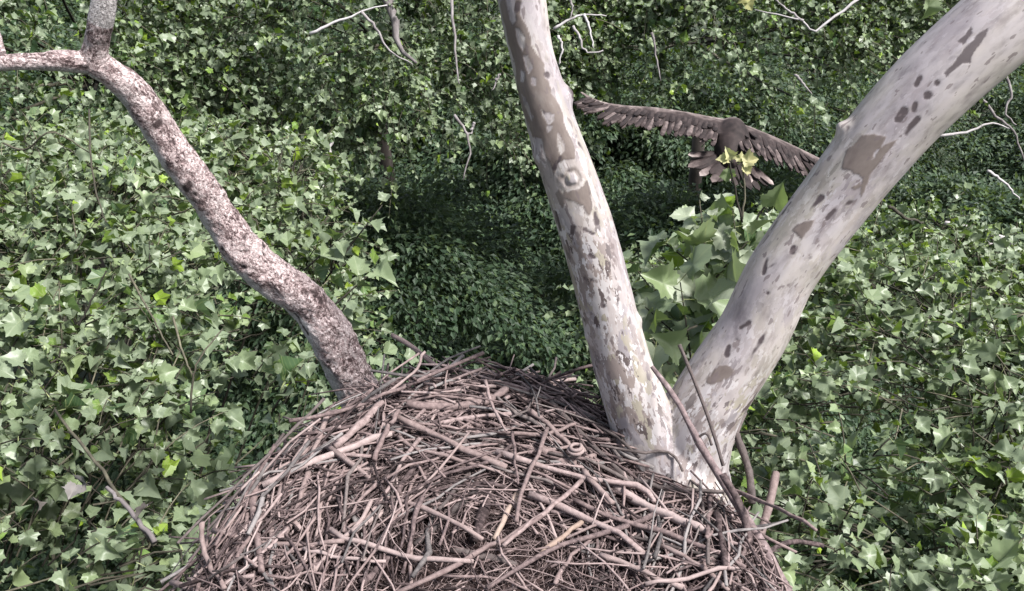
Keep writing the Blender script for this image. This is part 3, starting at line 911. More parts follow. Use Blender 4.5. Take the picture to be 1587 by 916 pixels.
for pl in DARKP:
    spot = np.maximum(spot, np.where(facing, np.clip(0.5 - poly_dist(jx, jy, pl) / 1.2, 0, 1), 0) * 0.9)
for pl in HOLES:
    patch = np.minimum(patch, 1 - soft(blob_dist(vv, LINES, pl) + ragged * 0.7))
for pl in SPOTS:
    spot = np.maximum(spot, soft(blob_dist(vv, LINES, pl) + 0.0030 * nz + 0.0020 * nz2 - 0.0024, 0.0016))
spot = np.maximum(spot, np.where(patch > 0.2, rim, 0))
# flaking lower stems: middle stem from below its knot, right stem only near the fork
mott = np.where(which == 0, np.clip((CAMZ - vv[:, 2] - 1.22) / 0.2, 0, 1) * np.clip(1.15 - 0.9 * np.clip(nn[:, 0] * 1.3 - 0.25, 0, 1), 0, 1), np.clip((CAMZ - vv[:, 2] - 1.75) / 0.3, 0, 1) * 0.95)
mott = np.clip(mott * (0.95 + 0.6 * fbm(stemc, 9, 2, 21)), 0, 1)
# plates on the hidden back as well
patch = np.maximum(patch, np.where(nn[:, 1] > 0.25, np.clip((fbm(stemc, 6, 2, 31) - 0.35) * 8, 0, 1), 0))
mott = np.maximum(mott, np.where(which == 0, 0.36, 0.24) + 0.3 * fbm(stemc, 4, 2, 77)).clip(0, 1)
disp = 0.006 * fbm(stemc, 5, 2, 2) + 0.0009 * patch - 0.0012 * spot + 0.0012 * nz * (0.3 + mott)
for x, y, r, h in [(886, 277, 14, 0.004), (886, 146, 17, 0.020), (834, 244, 17, 0.016), (1306, 198, 14, 0.024), (991, 496, 10, 0.010), (908, 522, 9, 0.008), (1120, 640, 16, 0.006), (960, 690, 20, 0.008)]:
    s, d = surf_point(LINES, x, y)
    q = np.linalg.norm(vv - s, axis=1) / (r * d / F)
    disp += h * np.exp(-q ** 2 * 1.2) * (1 + 0.25 * nz)
    if (x, y) == (886, 277):      # healed branch scar
        q = q * (1 + 0.35 * nz + 0.15 * nz2)
        disp += 0.004 * np.exp(-q ** 2) * fbm(stemc, 110, 2, 4) - 0.004 * np.exp(-((q - 0.85) / 0.22) ** 2) * (1 + nz)
        patch = np.maximum(patch, 0.75 * np.exp(-((q - 0.95) / 0.2) ** 2))
        mott = np.maximum(mott, np.exp(-q ** 2))
vv2 = vv + nn * disp[:, None]
part('trunk', mk_mesh('trunk', vv2, fs, [M_SYC], True, None, {'stem': stemc, 'patch': patch, 'spot': spot, 'mottle': mott}), TREE_N, label='pale forked stems with brown bark plates and dark flecks')
_b = P(1052, 850, 3.74)
trunk_part(TREE_N, (0.66, 2.75, 0), _b, 0.55, 0.27, M_DEADBRANCH, 'trunk_base')

limb = stem_line([(640, 790, 52, 4.35), (600, 700, 44, 4.25), (560, 618, 38, 4.15), (527, 550, 36.5, 4.05), (500, 500, 36.5, 3.97), (470, 463, 36, 3.92), (421, 428, 34, 3.84), (373, 385, 33, 3.76), (344, 340, 31, 3.70),
                  (303, 282, 30, 3.60), (268, 232, 29, 3.52), (236, 183, 28, 3.45), (208, 143, 28, 3.38), (172, 113, 25, 3.32), (146, 95, 23, 3.28), (150, 66, 20, 3.24), (157, 30, 20, 3.18), (166, -20, 20, 3.12), (178, -90, 20, 3.04)], 160)
limb2 = stem_line([(190, 122, 18, 3.34), (150, 100, 21, 3.29), (112, 95, 17.5, 3.24), (60, 95, 15.5, 3.2), (0, 98, 15, 3.16), (-60, 104, 14, 3.12), (-140, 96, 13, 3.05)], 60)
limb3 = stem_line([(8, 98, 7, 3.16), (2, 82, 6, 3.16), (-4, 60, 6, 3.15), (-16, 20, 5, 3.13)], 20)
LL = [limb, limb2, limb3]
bag = Bag()
for c, r in LL:
    bag.add(*tubes(c[None], r[None] * 0.90, 28))
lv_, ln_, lf_ = voxel(np.concatenate(bag.v), bag.f, 0.0060, 5)
lst, lpar, lwh = stem_coords(lv_, LL, 0.8)
under = ln_ @ nrm(np.array([-0.75, -0.25, -0.45]))
lm = np.clip((under - 0.52 + 0.30 * fbm(lst, 22, 3, 4)) * 4, 0, 1)
lm = np.maximum(lm, np.where((lwh == 0) & (lpar > lpar[lwh == 0].max() - 0.30), 0.85, 0))
lm = np.maximum(lm, np.where(lwh == 1, np.clip((under - 0.1) * 3, 0, 1), 0))
lsp = np.clip((fbm(lst, 24, 3, 55) - 0.78) * 6, 0, 1) * (1 - lm)
ld = 0.013 * fbm(lst, 13, 2, 6) + 0.0048 * fbm(lst, 60, 4, 12) * (1 - 0.7 * lm)
for pl in [[(474, 456, 3), (486, 452, 5), (498, 462, 6), (504, 480, 3)], [(290, 292, 7), (296, 285, 4)], [(248, 190, 6), (240, 195, 4)], [(345, 385, 4)], [(180, 125, 3)], [(520, 510, 4), (530, 522, 3)], [(455, 488, 2), (470, 508, 3), (478, 518, 2)], [(535, 575, 3)]]:
    dd = blob_dist(lv_, LL, pl) + 0.006 * fbm(lst, 60, 2, 3)
    lsp = np.maximum(lsp, soft(dd, 0.004))
for x, y, r, h in [(490, 462, 20, 0.030), (214, 130, 16, 0.016), (292, 290, 12, 0.008), (345, 380, 14, 0.010), (585, 595, 14, 0.014), (385, 372, 14, 0.008), (262, 190, 10, 0.008)]:
    s, d = surf_point(LL, x, y)
    q = np.linalg.norm(lv_ - s, axis=1) / (r * d / F)
    ld += h * np.exp(-q ** 2 * 1.2)
    if (x, y) == (490, 462):
        ld -= 0.034 * np.exp(-(q / 0.40) ** 2)
ld -= 0.006 * lsp
ld *= np.where(lwh == 0, np.clip(1.15 - 0.95 * lpar / lpar[lwh == 0].max(), 0.25, 1), 0.45)
part('branch', mk_mesh('branch', lv_ + ln_ * ld[:, None], lf_, [M_FLAKY], True, None, {'stem': lst, 'mottle': lm, 'spot': lsp}), TREE_N, label='rough flaky pinkish limb on the left')
_c = P(640, 790, 4.35)
_v, _f = tubes(resample(np.array([_c + [0, 0, 0.05], _c + [0.15, -0.2, -0.7], [0.62, 2.85, CAMZ - 5.2]]), 12)[None], np.linspace(0.155, 0.2, 12)[None], 16)
part('branch_foot', mk_mesh('branch_foot', _v, _f, [M_TRUNK]), TREE_N)

# leafy shoots of the nest tree, between the two pale stems and beside the left limb
def traced_shoots(thing, rows, mat, individuals=300):
    arrs, bag = [], Bag()
    for a, b, k, size in rows:
        A, Bp = P(*a), P(*b)
        lv = shoots(A[None], (Bp - A)[None], np.array([np.linalg.norm(Bp - A)]), k, size, 0.05, (0.0, 0.7))
        arrs.append(lv[:4])
        part('shoot_stem', mk_mesh('shoot_stem', *tubes(lv[4], np.linspace(0.007, 0.003, 5)[None], 5), [M_TWIG]), thing)
    add_crown(thing, [np.concatenate([a[i] for a in arrs]) for i in range(4)], mat, LIB0, individuals)
ROWS_N = [((1075, 590, 4.5), (1055, 430, 4.4), 12, 0.148), ((1105, 500, 4.6), (1085, 300, 4.5), 14, 0.138), ((1150, 440, 4.6), (1136, 320, 4.5), 13, 0.128),
                       ((1150, 470, 4.6), (1165, 390, 4.5), 6, 0.120), ((1120, 450, 4.7), (1030, 370, 4.7), 11, 0.128), ((1090, 560, 4.7), (1000, 470, 4.7), 11, 0.138),
                       ((1060, 520, 4.9), (975, 395, 4.9), 10, 0.118), ((1140, 400, 4.8), (1080, 350, 4.8), 10, 0.138), ((1085, 470, 4.9), (1110, 400, 4.8), 9, 0.157), ((1060, 600, 4.6), (1010, 520, 4.5), 8, 0.157),
                       ((1090, 540, 5.0), (1060, 330, 5.2), 12, 0.128), ((1130, 470, 5.1), (1120, 320, 5.0), 12, 0.128), ((1040, 560, 4.8), (1080, 460, 4.6), 9, 0.148), ((1110, 430, 4.5), (1160, 370, 4.4), 8, 0.148)]
traced_shoots(TREE_N, ROWS_N[::2], M_LEAF, 150)
traced_shoots(TREE_N, ROWS_N[1::2], M_PALELEAF, 150)
traced_shoots(TREE_A, [((500, 440, 5.4), (592, 310, 5.3), 11, 0.090), ((510, 480, 5.2), (598, 400, 5.2), 10, 0.098), ((520, 500, 5.0), (548, 450, 4.9), 7, 0.082), ((470, 420, 5.4), (545, 350, 5.3), 9, 0.090),
                       ((420, 640, 4.7), (470, 560, 4.6), 10, 0.098), ((600, 640, 4.7), (622, 590, 4.7), 5, 0.090)], M_LEAF)

def single_leaf(thing, p, axis, normal, s, mat, k):
    fr = frames(np.array([axis], float), np.array([normal], float))[0]
    m = Matrix(((*(fr[0] * s), p[0]), (*(fr[1] * s), p[1]), (*(fr[2] * s), p[2]), (0, 0, 0, 1)))
    return part('leaf', leaf_mesh(k, mat), thing, m)
# large and young leaves one can pick out singly
for x, y, d, s, ax, no, mat, k in [(1200, 318, 4.3, 0.13, (0.1, -0.2, 0.9), (-0.3, -0.9, 0.3), M_YOUNG, 2), (1052, 545, 4.2, 0.16, (-0.5, -0.2, 0.55), (-0.1, -0.7, 0.8), M_YOUNG, 5),
        (1010, 500, 4.3, 0.11, (0.1, -0.3, 0.6), (0.5, -0.7, 0.3), M_YOUNG, 1), (1020, 590, 4.2, 0.13, (0.3, -0.4, -0.9), (0.3, -0.8, 0.3), M_YOUNG, 6),
        (1128, 248, 4.4, 0.055, (-0.9, -0.1, 0.25), (0, -0.6, 0.8), M_BUDLEAF, 3), (1133, 246, 4.4, 0.06, (-0.4, -0.1, 0.9), (0, -0.9, 0.4), M_BUDLEAF, 4), (1128, 262, 4.4, 0.07, (0.0, -0.1, -0.9), (0, -0.9, 0.2), M_YOUNG, 0),
        (1152, 252, 4.4, 0.075, (0.9, 0.0, 0.25), (0, -0.7, 0.7), M_BUDLEAF, 1), (1150, 258, 4.4, 0.06, (0.5, 0.0, -0.4), (0, -0.7, 0.7), M_BUDLEAF, 2), (1146, 250, 4.42, 0.05, (0.2, 0.1, 0.9), (0.3, -0.9, 0.2), M_BUDLEAF, 7)]:
    single_leaf(TREE_N, P(x, y, d), ax, no, s, mat, k)
for pl in [[(1150, 345, 4.45), (1140, 300, 4.42), (1134, 268, 4.4), (1130, 248, 4.4)], [(1150, 340, 4.45), (1154, 300, 4.42), (1150, 255, 4.4)], [(1140, 272, 4.41), (1146, 284, 4.42), (1152, 292, 4.42)], [(1160, 360, 4.4), (1185, 320, 4.34), (1198, 312, 4.3)], [(1080, 505, 4.3), (1060, 515, 4.25), (1050, 540, 4.2)]]:
    bare_branch(TREE_N, pl, 0.006, 0.004, M_TWIG, 'leaf_stalk', 10)
single_leaf(TREE_D1, P(1155, 2, 11.9), (0.6, -0.3, -0.5), (0, -0.8, 0.5), 0.15, M_YELLOW, 3)
single_leaf(TREE_D1, P(1158, -4, 11.9), (-0.7, -0.3, -0.3), (0, -0.8, 0.5), 0.14, M_YELLOW, 5)
single_leaf(TREE_N, P(1442, 0, 4.0), (-0.1, -0.3, -0.9), (0.2, -0.9, 0.2), 0.085, M_YOUNG, 4)
for x, y, d, s in [(135, 748, 4.05, 0.08), (118, 752, 4.05, 0.07), (228, 785, 3.95, 0.07), (60, 775, 4.1, 0.07)]:
    single_leaf(TREE_A, P(x, y, d), rng.normal(0, 1, 3), rng.normal(0, 0.7, 3) + [0, -0.5, 0.8], s, M_DEADLEAF, int(rng.integers(0, 12)))

# ------------------------------------------------------------------ the nest
NCX, NCY, NRX, NRY = -0.08, 2.12, 1.00, 1.05
NZ = CAMZ - 2.25
def nest_z(x, y):
    dx, dy = (x - NCX) / NRX, (y - NCY) / NRY
    r = np.sqrt(dx * dx + dy * dy)
    z = NZ + 0.08 * (1 - np.clip(r, 0, 1) ** 2) + 0.04 * np.exp(-((r - 0.80) / 0.16) ** 2) - 5.0 * np.clip(r - 0.88, 0, 9) ** 1.5
    z = z - 2.5 * np.clip(r - 1.02, 0, 9)
    z = z - 0.26 * np.exp(-((x - 0.80) / 0.42) ** 2 - ((y - 2.75) / 0.42) ** 2)
    return z + 0.025 * fbm(np.stack([x, y, x * 0], -1), 3.2, 2, 17)
def nest_hit(px, py, lift=0.0):
    d = np.linspace(2.2, 5.0, 700)
    pts = CAM + d[:, None] * (FWD + (px - W / 2) / F * RIGHT - (py - H / 2) / F * UP)
    g = pts[:, 2] - (nest_z(pts[:, 0], pts[:, 1]) + lift)
    k = np.where(g < 0)[0]
    i = k[0] if len(k) else int(g.argmin())
    return pts[i], d[i]

NEST = empty('stick_nest', (NCX, NCY, NZ - 0.9), 'huge nest of piled bare sticks resting in the sycamore fork', 'nest')
# packed core
m = 130
a = np.linspace(-1.32, 1.32, m)
X, Y = np.meshgrid(NCX + a * NRX, NCY + a * NRY)
Zc = nest_z(X, Y) - 0.045 + 0.02 * fbm(np.stack([X, Y, X * 0], -1), 28, 3, 2)
rr = np.hypot((X - NCX) / NRX, (Y - NCY) / NRY)
gi = np.arange(m * m).reshape(m, m)
gq = np.stack([gi[:-1, :-1], gi[:-1, 1:], gi[1:, 1:], gi[1:, :-1]], -1).reshape(-1, 4)
rq = rr.ravel()[gq].max(1)
core_v = np.stack([X, Y, Zc], -1).reshape(-1, 3)
part('packed_litter', mk_mesh('packed_litter', core_v, [gq[rq < 1.30]], [M_DEBRIS]), NEST)

K = 7
def stick_batch(M, rmin, rmax, lmin, lmax, thmin, thmax, liftmax, tang, jitter=0.45, front=True):
    ph = rng.uniform(0, 2 * math.pi, M)
    if not front:
        ph = rng.uniform(-0.25, math.pi + 0.25, M)
    r = np.sqrt(rng.uniform(rmin ** 2, rmax ** 2, M))
    x, y = NCX + NRX * r * np.cos(ph), NCY + NRY * r * np.sin(ph)
    ang = np.where(rng.random(M) < tang, ph + math.pi / 2 + rng.normal(0, jitter, M), rng.uniform(0, math.pi, M))
    e = 0.03
    gxx = (nest_z(x + e, y) - nest_z(x - e, y)) / (2 * e)
    gyy = (nest_z(x, y + e) - nest_z(x, y - e)) / (2 * e)
    dx, dy = np.cos(ang), np.sin(ang)
    dz = np.clip(gxx * dx + gyy * dy, -1.2, 1.2) + rng.normal(0, 0.07, M)
    D = nrm(np.column_stack([dx, dy, dz]))
    Ln = rng.uniform(lmin, lmax, M) * rng.uniform(0.6, 1.0, M)
    th = rng.uniform(thmin, thmax, M) ** 1.0 * (0.6 + 0.4 * Ln / lmax)
    c = np.column_stack([x, y, nest_z(x, y) + rng.uniform(-0.01, liftmax, M)])
    t = np.linspace(-0.5, 0.5, K)
    pts = c[:, None] + D[:, None] * (Ln[:, None] * t)[:, :, None]
    side = nrm(np.cross(D, [0, 0, 1.0]))
    bend = rng.normal(0, 0.10, M) * Ln
    kink = rng.normal(0, 0.014, (M, K)) * Ln[:, None]
    pts = pts + side[:, None] * (bend[:, None] * (0.25 - t ** 2) * 2 + kink)[:, :, None]
    pts[:, :, 2] += (-0.5 * Ln[:, None] ** 2 * (t ** 2)) * rng.uniform(0.0, 0.7, M)[:, None] + rng.normal(0, 0.005, (M, K))
    rad = th[:, None] * (1 - 0.35 * (t + 0.5))[None] * (1 + rng.normal(0, 0.10, (M, K)))
    return pts, rad
S1 = [stick_batch(700, 0.30, 0.94, 0.35, 1.0, 0.0034, 0.0088, 0.055, 0.85, front=False),
      stick_batch(1500, 0.0, 1.0, 0.18, 0.6, 0.0018, 0.0062, 0.055, 0.35),
      stick_batch(420, 0.84, 1.10, 0.25, 0.7, 0.0035, 0.009, 0.03, 0.85, 0.3),
      stick_batch(130, 0.2, 0.92, 0.25, 0.7, 0.008, 0.012, 0.05, 0.7, front=False),
      stick_batch(90, 0.80, 1.02, 0.3, 0.7, 0.003, 0.006, 0.03, 0.25, 0.8)]
SP = np.concatenate([s[0] for s in S1]); SR = np.concatenate([s[1] for s in S1])
# keep sticks out of the fork itself
cl = np.vstack([stemM[0][:70], stemR[0][:70]]); cr = np.concatenate([stemM[1][:70], stemR[1][:70]])
mid = SP.reshape(-1, 3)
inside = (np.linalg.norm(mid[:, None] - cl[None], axis=2) < cr[None] * 0.92).any(1).reshape(-1, K)
SP, SR = SP[inside.sum(1) < 3], SR[inside.sum(1) < 3]

STICK_MATS = [M_STICK, M_STICK, M_PALESTICK, M_GREYSTICK, M_DARKSTICK, M_GREYSTICK, M_LICHEN]
def stick_part(pts, rad, mat, sides=7, fork=False):
    rad = rad.copy()
    v, fs = tubes(pts[None], rad[None], sides)
    if fork:                                   # a side twig or a broken stub
        bg_ = Bag(); bg_.add(v, fs)
        for _ in range(int(rng.integers(1, 3))):
            i = int(rng.integers(1, len(pts) - 2))
            d = nrm(pts[i + 1] - pts[i]); ln = rng.uniform(0.03, 0.20) * (1 if rng.random() < 0.6 else 0.35)
            e = nrm(d + rng.normal(0, 0.55, 3) + [0, 0, 0.1])
            q = np.array([pts[i], pts[i] + e * ln * 0.5, pts[i] + e * ln + rng.normal(0, ln * 0.08, 3)])
            bg_.add(*tubes(q[None], (rad[i] * np.array([[0.7, 0.55, 0.4]])), sides))
        v, fs = np.concatenate(bg_.v), bg_.f
    v = v + (rng.normal(0, 1, (len(v), 3)) * (rad.mean() * 0.07))
    return part('stick', mk_mesh('stick', v, fs, [mat]), NEST)

# sticks traced from the photograph: (px, py) lists, radius in photo pixels, lift above the heap
HERO = [
 ([(503, 688), (598, 759), (625, 779), (689, 802), (748, 836)], 5.0, 0.07, 'p'), ([(612, 645), (680, 677), (725, 700), (785, 724)], 7.0, 0.07, 'p'),
 ([(618, 677), (643, 695), (702, 711), (775, 732)], 4.0, 0.06, 'p'), ([(407, 752), (471, 722), (534, 697), (607, 672)], 7.0, 0.06, 'p'),
 ([(518, 693), (557, 659), (593, 623)], 7.0, 0.06, 's'), ([(448, 652), (507, 643), (571, 622), (616, 604), (675, 577), (750, 547)], 4.0, 0.10, 's'),
 ([(659, 545), (639, 579), (598, 611)], 3.0, 0.09, 'p'), ([(630, 625), (689, 632), (757, 620), (785, 602)], 8.0, 0.06, 's'),
 ([(580, 713), (598, 668), (618, 636)], 5.0, 0.09, 'p'), ([(616, 766), (630, 741), (657, 711), (689, 691)], 6.0, 0.04, 's'),
 ([(752, 752), (702, 791), (643, 845)], 8.0, 0.03, 'd'), ([(763, 750), (748, 795), (734, 838)], 11.0, 0.03, 's'),
 ([(330, 822), (394, 838), (462, 845), (534, 838)], 5.0, 0.06, 'p'), ([(512, 820), (562, 841), (625, 859), (675, 868), (734, 870)], 5.0, 0.07, 'p'),
 ([(471, 850), (516, 863), (598, 870)], 4.0, 0.05, 'p'), ([(400, 742), (392, 791), (400, 836), (405, 886)], 7.5, 0.05, 's'),
 ([(437, 754), (421, 813), (425, 845)], 6.0, 0.04, 'p'), ([(478, 732), (468, 765), (457, 797)], 6.0, 0.04, 'p'), ([(507, 640), (494, 680), (480, 715)], 5.0, 0.06, 'p'),
 ([(484, 655), (470, 690), (452, 722)], 4.0, 0.06, 'p'), ([(502, 618), (457, 659), (416, 704), (348, 768), (275, 842)], 3.0, 0.05, 'd'), ([(440, 672), (407, 718), (362, 770), (320, 822)], 3.0, 0.04, 'd'),
 ([(312, 809), (319, 859), (348, 912)], 5.0, 0.06, 'p'), ([(502, 765), (488, 854), (487, 912)], 3.0, 0.05, 'p'), ([(430, 836), (450, 812), (475, 788)], 7.0, 0.04, 's'),
 ([(612, 920), (689, 886), (734, 859), (780, 834), (840, 800)], 5.0, 0.07, 'p'), ([(752, 590), (765, 632), (785, 668)], 3.0, 0.10, 's'),
 ([(745, 590), (810, 607), (860, 632), (910, 650), (951, 677)], 5.0, 0.05, 's'), ([(815, 632), (842, 650), (869, 677), (883, 690)], 5.0, 0.07, 'p'),
 ([(774, 670), (846, 673), (892, 657)], 4.0, 0.07, 'p'), ([(853, 623), (883, 654), (910, 682), (951, 723), (983, 748)], 6.0, 0.05, 'd'),
 ([(837, 695), (864, 713), (892, 717), (921, 706)], 8.0, 0.06, 'p'), ([(769, 700), (828, 718), (878, 734), (942, 745), (996, 757), (1014, 777)], 6.0, 0.07, 's'),
 ([(945, 748), (996, 782), (1042, 802), (1098, 824)], 9.0, 0.05, 'p'), ([(820, 766), (874, 786), (919, 809), (960, 827), (1005, 865)], 7.0, 0.05, 's'),
 ([(901, 745), (864, 777), (819, 813), (780, 846)], 5.0, 0.07, 's'), ([(1014, 797), (960, 820), (874, 843), (819, 872), (755, 912)], 5.0, 0.06, 's'),
 ([(848, 664), (828, 718), (808, 768), (800, 808)], 4.0, 0.09, 's'), ([(794, 670), (803, 750)], 3.0, 0.08, 's'), ([(801, 766), (787, 791), (766, 836)], 6.5, 0.03, 't'),
 ([(930, 690), (992, 702), (1039, 701), (1058, 730)], 2.6, 0.12, 'd'), ([(985, 745), (1040, 758), (1123, 763)], 5.0, 0.05, 'd'),
 ([(890, 775), (940, 800), (1032, 825), (1096, 850), (1155, 880)], 5.0, 0.05, 's'), ([(1102, 762), (1096, 830)], 5.0, 0.07, 's'), ([(1110, 795), (1118, 835), (1125, 878)], 7.0, 0.06, 's'),
 ([(1128, 757), (1169, 772), (1214, 791), (1265, 822)], 4.0, 0.06, 's'), ([(455, 900), (520, 845), (600, 790), (655, 745)], 5.0, 0.02, 's'), ([(660, 660), (720, 650), (800, 640), (850, 646)], 5.0, 0.03, 's'),
 ([(930, 860), (985, 880), (1060, 912)], 6.0, 0.05, 'p'), ([(1000, 905), (1060, 898), (1120, 880), (1150, 884)], 4.0, 0.06, 'p'), ([(1020, 845), (1075, 870), (1130, 915)], 5.0, 0.05, 'p'),
 ([(845, 660), (800, 640), (770, 615)], 4.0, 0.06, 'd'), ([(560, 905), (590, 880), (615, 850)], 9.0, 0.03, 's'), ([(840, 858), (872, 832), (905, 806)], 5.0, 0.05, 't'),
 ([(905, 730), (925, 755), (950, 780)], 6.0, 0.07, 'p'), ([(540, 640), (600, 655), (660, 650)], 7.0, 0.03, 's'), ([(680, 590), (730, 600), (790, 612), (830, 632)], 4.0, 0.05, 's'),
 ([(700, 850), (745, 862), (800, 875)], 7.0, 0.02, 'd'), ([(350, 905), (395, 868), (445, 820)], 4.0, 0.05, 's'), ([(860, 905), (880, 870), (920, 830)], 4.0, 0.05, 's')]
MK = {'p': M_PALESTICK, 's': M_STICK, 'd': M_DARKSTICK, 't': M_TANSTICK, 'l': M_LICHEN}
for pl, r, lift, mk in HERO:
    hp, hr = [], []
    q = [nest_hit(x, y, lift) for x, y in pl]
    d = np.array([a[1] for a in q])
    ds = 0.5 * d + 0.5 * np.linspace(d[0], d[-1], len(d))     # sticks are stiff: even out the dips
    w = np.array([P(x, y, dd) for (x, y), dd in zip(pl, ds)])
    c, rad = resample(w, 9, np.linspace(1.0, 0.8, len(w)) * r * 0.86 * ds / F)
    rad = rad * (1 + rng.normal(0, 0.09, 9))
    c[1:-1] += rng.normal(0, 0.0025, (7, 3))
    stick_part(c, rad, MK[mk], 8)
# sticks that stand clear of the heap: upper tips and the lichened poles leaning on the fork
FREE = [([(607, 519, 3.95), (639, 538, 3.9), (690, 580, 3.8), (720, 610, 3.75)], 3.8, 'p'), ([(1010, 568, 3.16), (1051, 623, 3.14), (1078, 677, 3.12), (1114, 736, 3.1), (1155, 800, 3.05), (1187, 854, 3.0), (1222, 918, 2.92)], (4, 4.5, 5.5, 7, 7.5, 7.5, 7.5), 'l'),
        ([(1053, 534, 3.22), (1078, 595, 3.2), (1103, 663, 3.18), (1121, 722, 3.15)], 2.8, 'd'), ([(1078, 680, 3.12), (1095, 672, 3.1), (1103, 690, 3.1)], 2.2, 'd'),
        ([(1203, 732, 3.5), (1193, 780, 3.42), (1170, 860, 3.3), (1150, 930, 3.2)], 6.5, 'p'), ([(1141, 672, 3.7), (1160, 727, 3.65), (1166, 780, 3.6)], 6.0, 'd'), ([(1180, 860, 3.4), (1225, 840, 3.5), (1275, 845, 3.6)], 4.0, 's'),
        ([(1120, 735, 3.05), (1150, 790, 3.0), (1165, 850, 2.96), (1180, 915, 2.9)], 6.0, 's'), ([(1155, 640, 3.9), (1130, 700, 3.7), (1120, 730, 3.6)], 3.0, 'd'), ([(280, 842, 3.5), (340, 838, 3.4), (262, 832, 3.5)], 1.5, 's')]
for pl, r, mk in FREE:
    w = np.array([P(*p) for p in pl])
    c, rad = resample(w, 12, np.linspace(1.0, 1.0, len(w)) * np.array([rr_ * p[2] / F for p, rr_ in zip(pl, np.broadcast_to(r, len(pl)))]))
    rad = rad * (1 + rng.normal(0, 0.07, 12))
    stick_part(c, rad, MK[mk], 8)
# a coiled piece of pale vine on the rim
_c, _d = nest_hit(893, 700, 0.09)
t = np.linspace(0, 4.2 * math.pi, 40)
coil = _c + np.column_stack([np.cos(t) * (0.032 - 0.0011 * t), np.sin(t) * (0.032 - 0.0011 * t), 0.002 * t])
v, fs = tubes(coil[None], np.full((1, 40), 0.007), 6)
part('coiled_vine', mk_mesh('coiled_vine', v, fs, [M_PALESTICK]), NEST)

# the sticks that show largest are pieces of their own, the rest one mass
sx, sy, sd = project(SP[:, K // 2])
show = (sx > 250) & (sx < 1260) & (sy > 540) & (sy < 910)
size = SR.mean(1) * np.linalg.norm(SP[:, -1] - SP[:, 0], axis=1) / sd ** 2
lift = SP[:, K // 2, 2] - nest_z(SP[:, K // 2, 0], SP[:, K // 2, 1])
score = np.where(show, size * (1 + 18 * np.clip(lift, 0, 1)), 0)
order = np.argsort(-score)
NIND = 300 - len(HERO) - len(FREE)
for i in order[:NIND]:
    stick_part(SP[i], SR[i], STICK_MATS[int(rng.integers(0, len(STICK_MATS) if SR[i].mean() > 0.008 else 6))], 6, rng.random() < 0.5)
rest = order[NIND:]
v, fs = tubes(SP[rest], SR[rest], 6)
part('sticks', mk_mesh('sticks', v, fs, [M_STICK]), NEST, kind='stuff')
# fine broken twigs and litter
ND = 9500
lp, lr = stick_batch(ND, 0.0, 1.08, 0.05, 0.22, 0.0008, 0.0024, 0.035, 0.3)
lp = lp[:, ::2]; lr = lr[:, ::2]
v, fs = tubes(lp, lr, 3)
part('twig_litter', mk_mesh('twig_litter', v, fs, [M_STICK]), NEST, kind='stuff')

# ------------------------------------------------------------------ the bird
def bird_material():
    m, nt, out = new_mat('brown_plumage')
    ge = nt.nodes.new('ShaderNodeNewGeometry')
    at = nt.nodes.new('ShaderNodeAttribute'); at.attribute_name = 'tone'
    no = N(nt, 'ShaderNodeTexNoise', Scale=26.0); no.inputs['Detail'].default_value = 5
    L(nt, ge.outputs['Position'], no.inputs['Vector'])
    f = math_(nt, 'ADD', at.outputs['Fac'], math_(nt, 'MULTIPLY_ADD', no.outputs[0], 0.7, -0.35))
    col = ramp(nt, f, [(0.0, (0.010, 0.007, 0.007)), (0.35, (0.032, 0.023, 0.022)), (0.65, (0.12, 0.095, 0.09)), (1.0, (0.36, 0.31, 0.29))])
    pb = N(nt, 'ShaderNodeBsdfPrincipled', Roughness=0.75)
    pb.inputs['Specular IOR Level'].default_value = 0.2
    L(nt, col, pb.inputs['Base Color'])
    L(nt, pb.outputs[0], out.inputs[0])
    return m
M_BIRD = bird_material()
LEAD = [(900, 141), (928, 156), (965, 163), (1010, 166), (1060, 173), (1100, 181), (1130, 187), (1165, 198), (1200, 212), (1235, 228), (1270, 245), (1296, 257)]
CH = [0.03, 0.06, 0.12, 0.19, 0.23, 0.25, 0.26, 0.25, 0.25, 0.22, 0.15, 0.05]
TH = [0.016, 0.020, 0.026, 0.030, 0.034, 0.045, 0.06, 0.045, 0.034, 0.030, 0.026, 0.016]
BD = 6.5
lead = np.array([P(x, y, BD + 0.0005 * abs(x - 1120)) for x, y in LEAD])
view = nrm(P(1125, 190, BD) - CAM)
span = nrm(lead[-1] - lead[0])
up0 = nrm(np.cross(span, view)); up0 = up0 if up0 @ UP > 0 else -up0
fw = nrm(view - span * (view @ span))
def pitch(a):
    return fw * math.cos(a) + up0 * math.sin(a)
FWING, FBODY = pitch(math.radians(21)), pitch(math.radians(36))
UWING = nrm(np.cross(span, FWING)); UWING = UWING if UWING @ UP > 0 else -UWING
UBODY = nrm(np.cross(span, FBODY)); UBODY = UBODY if UBODY @ UP > 0 else -UBODY
BIRD = empty('flying_bird', P(1130, 215, BD), 'brown bird gliding with long wings spread between the two pale stems', 'bird')
n = 40
lc = resample(lead, n); ch = np.interp(np.linspace(0, 11, n), np.arange(12), CH); tk = np.interp(np.linspace(0, 11, n), np.arange(12), TH)
prof = [(0.02, -0.4), (-0.02, 0.1), (0.06, 0.55), (0.3, 0.6), (0.65, 0.40), (1.0, 0.25), (1.0, -0.25), (0.6, -0.3), (0.25, -0.55)]
sec = np.stack([lc - FWING * (ch * a)[:, None] + UWING * (tk * b - 0.3 * tk)[:, None] for a, b in prof], 1)
np_ = len(prof)
ii = np.arange(n * np_).reshape(n, np_)
wq = np.stack([ii[:-1], np.roll(ii[:-1], -1, 1), np.roll(ii[1:], -1, 1), ii[1:]], -1).reshape(-1, 4)
bag = Bag()
bag.add(sec.reshape(-1, 3), [wq, ii[0][None], ii[-1][None, ::-1]])
bc = P(1134, 208, BD - 0.06)
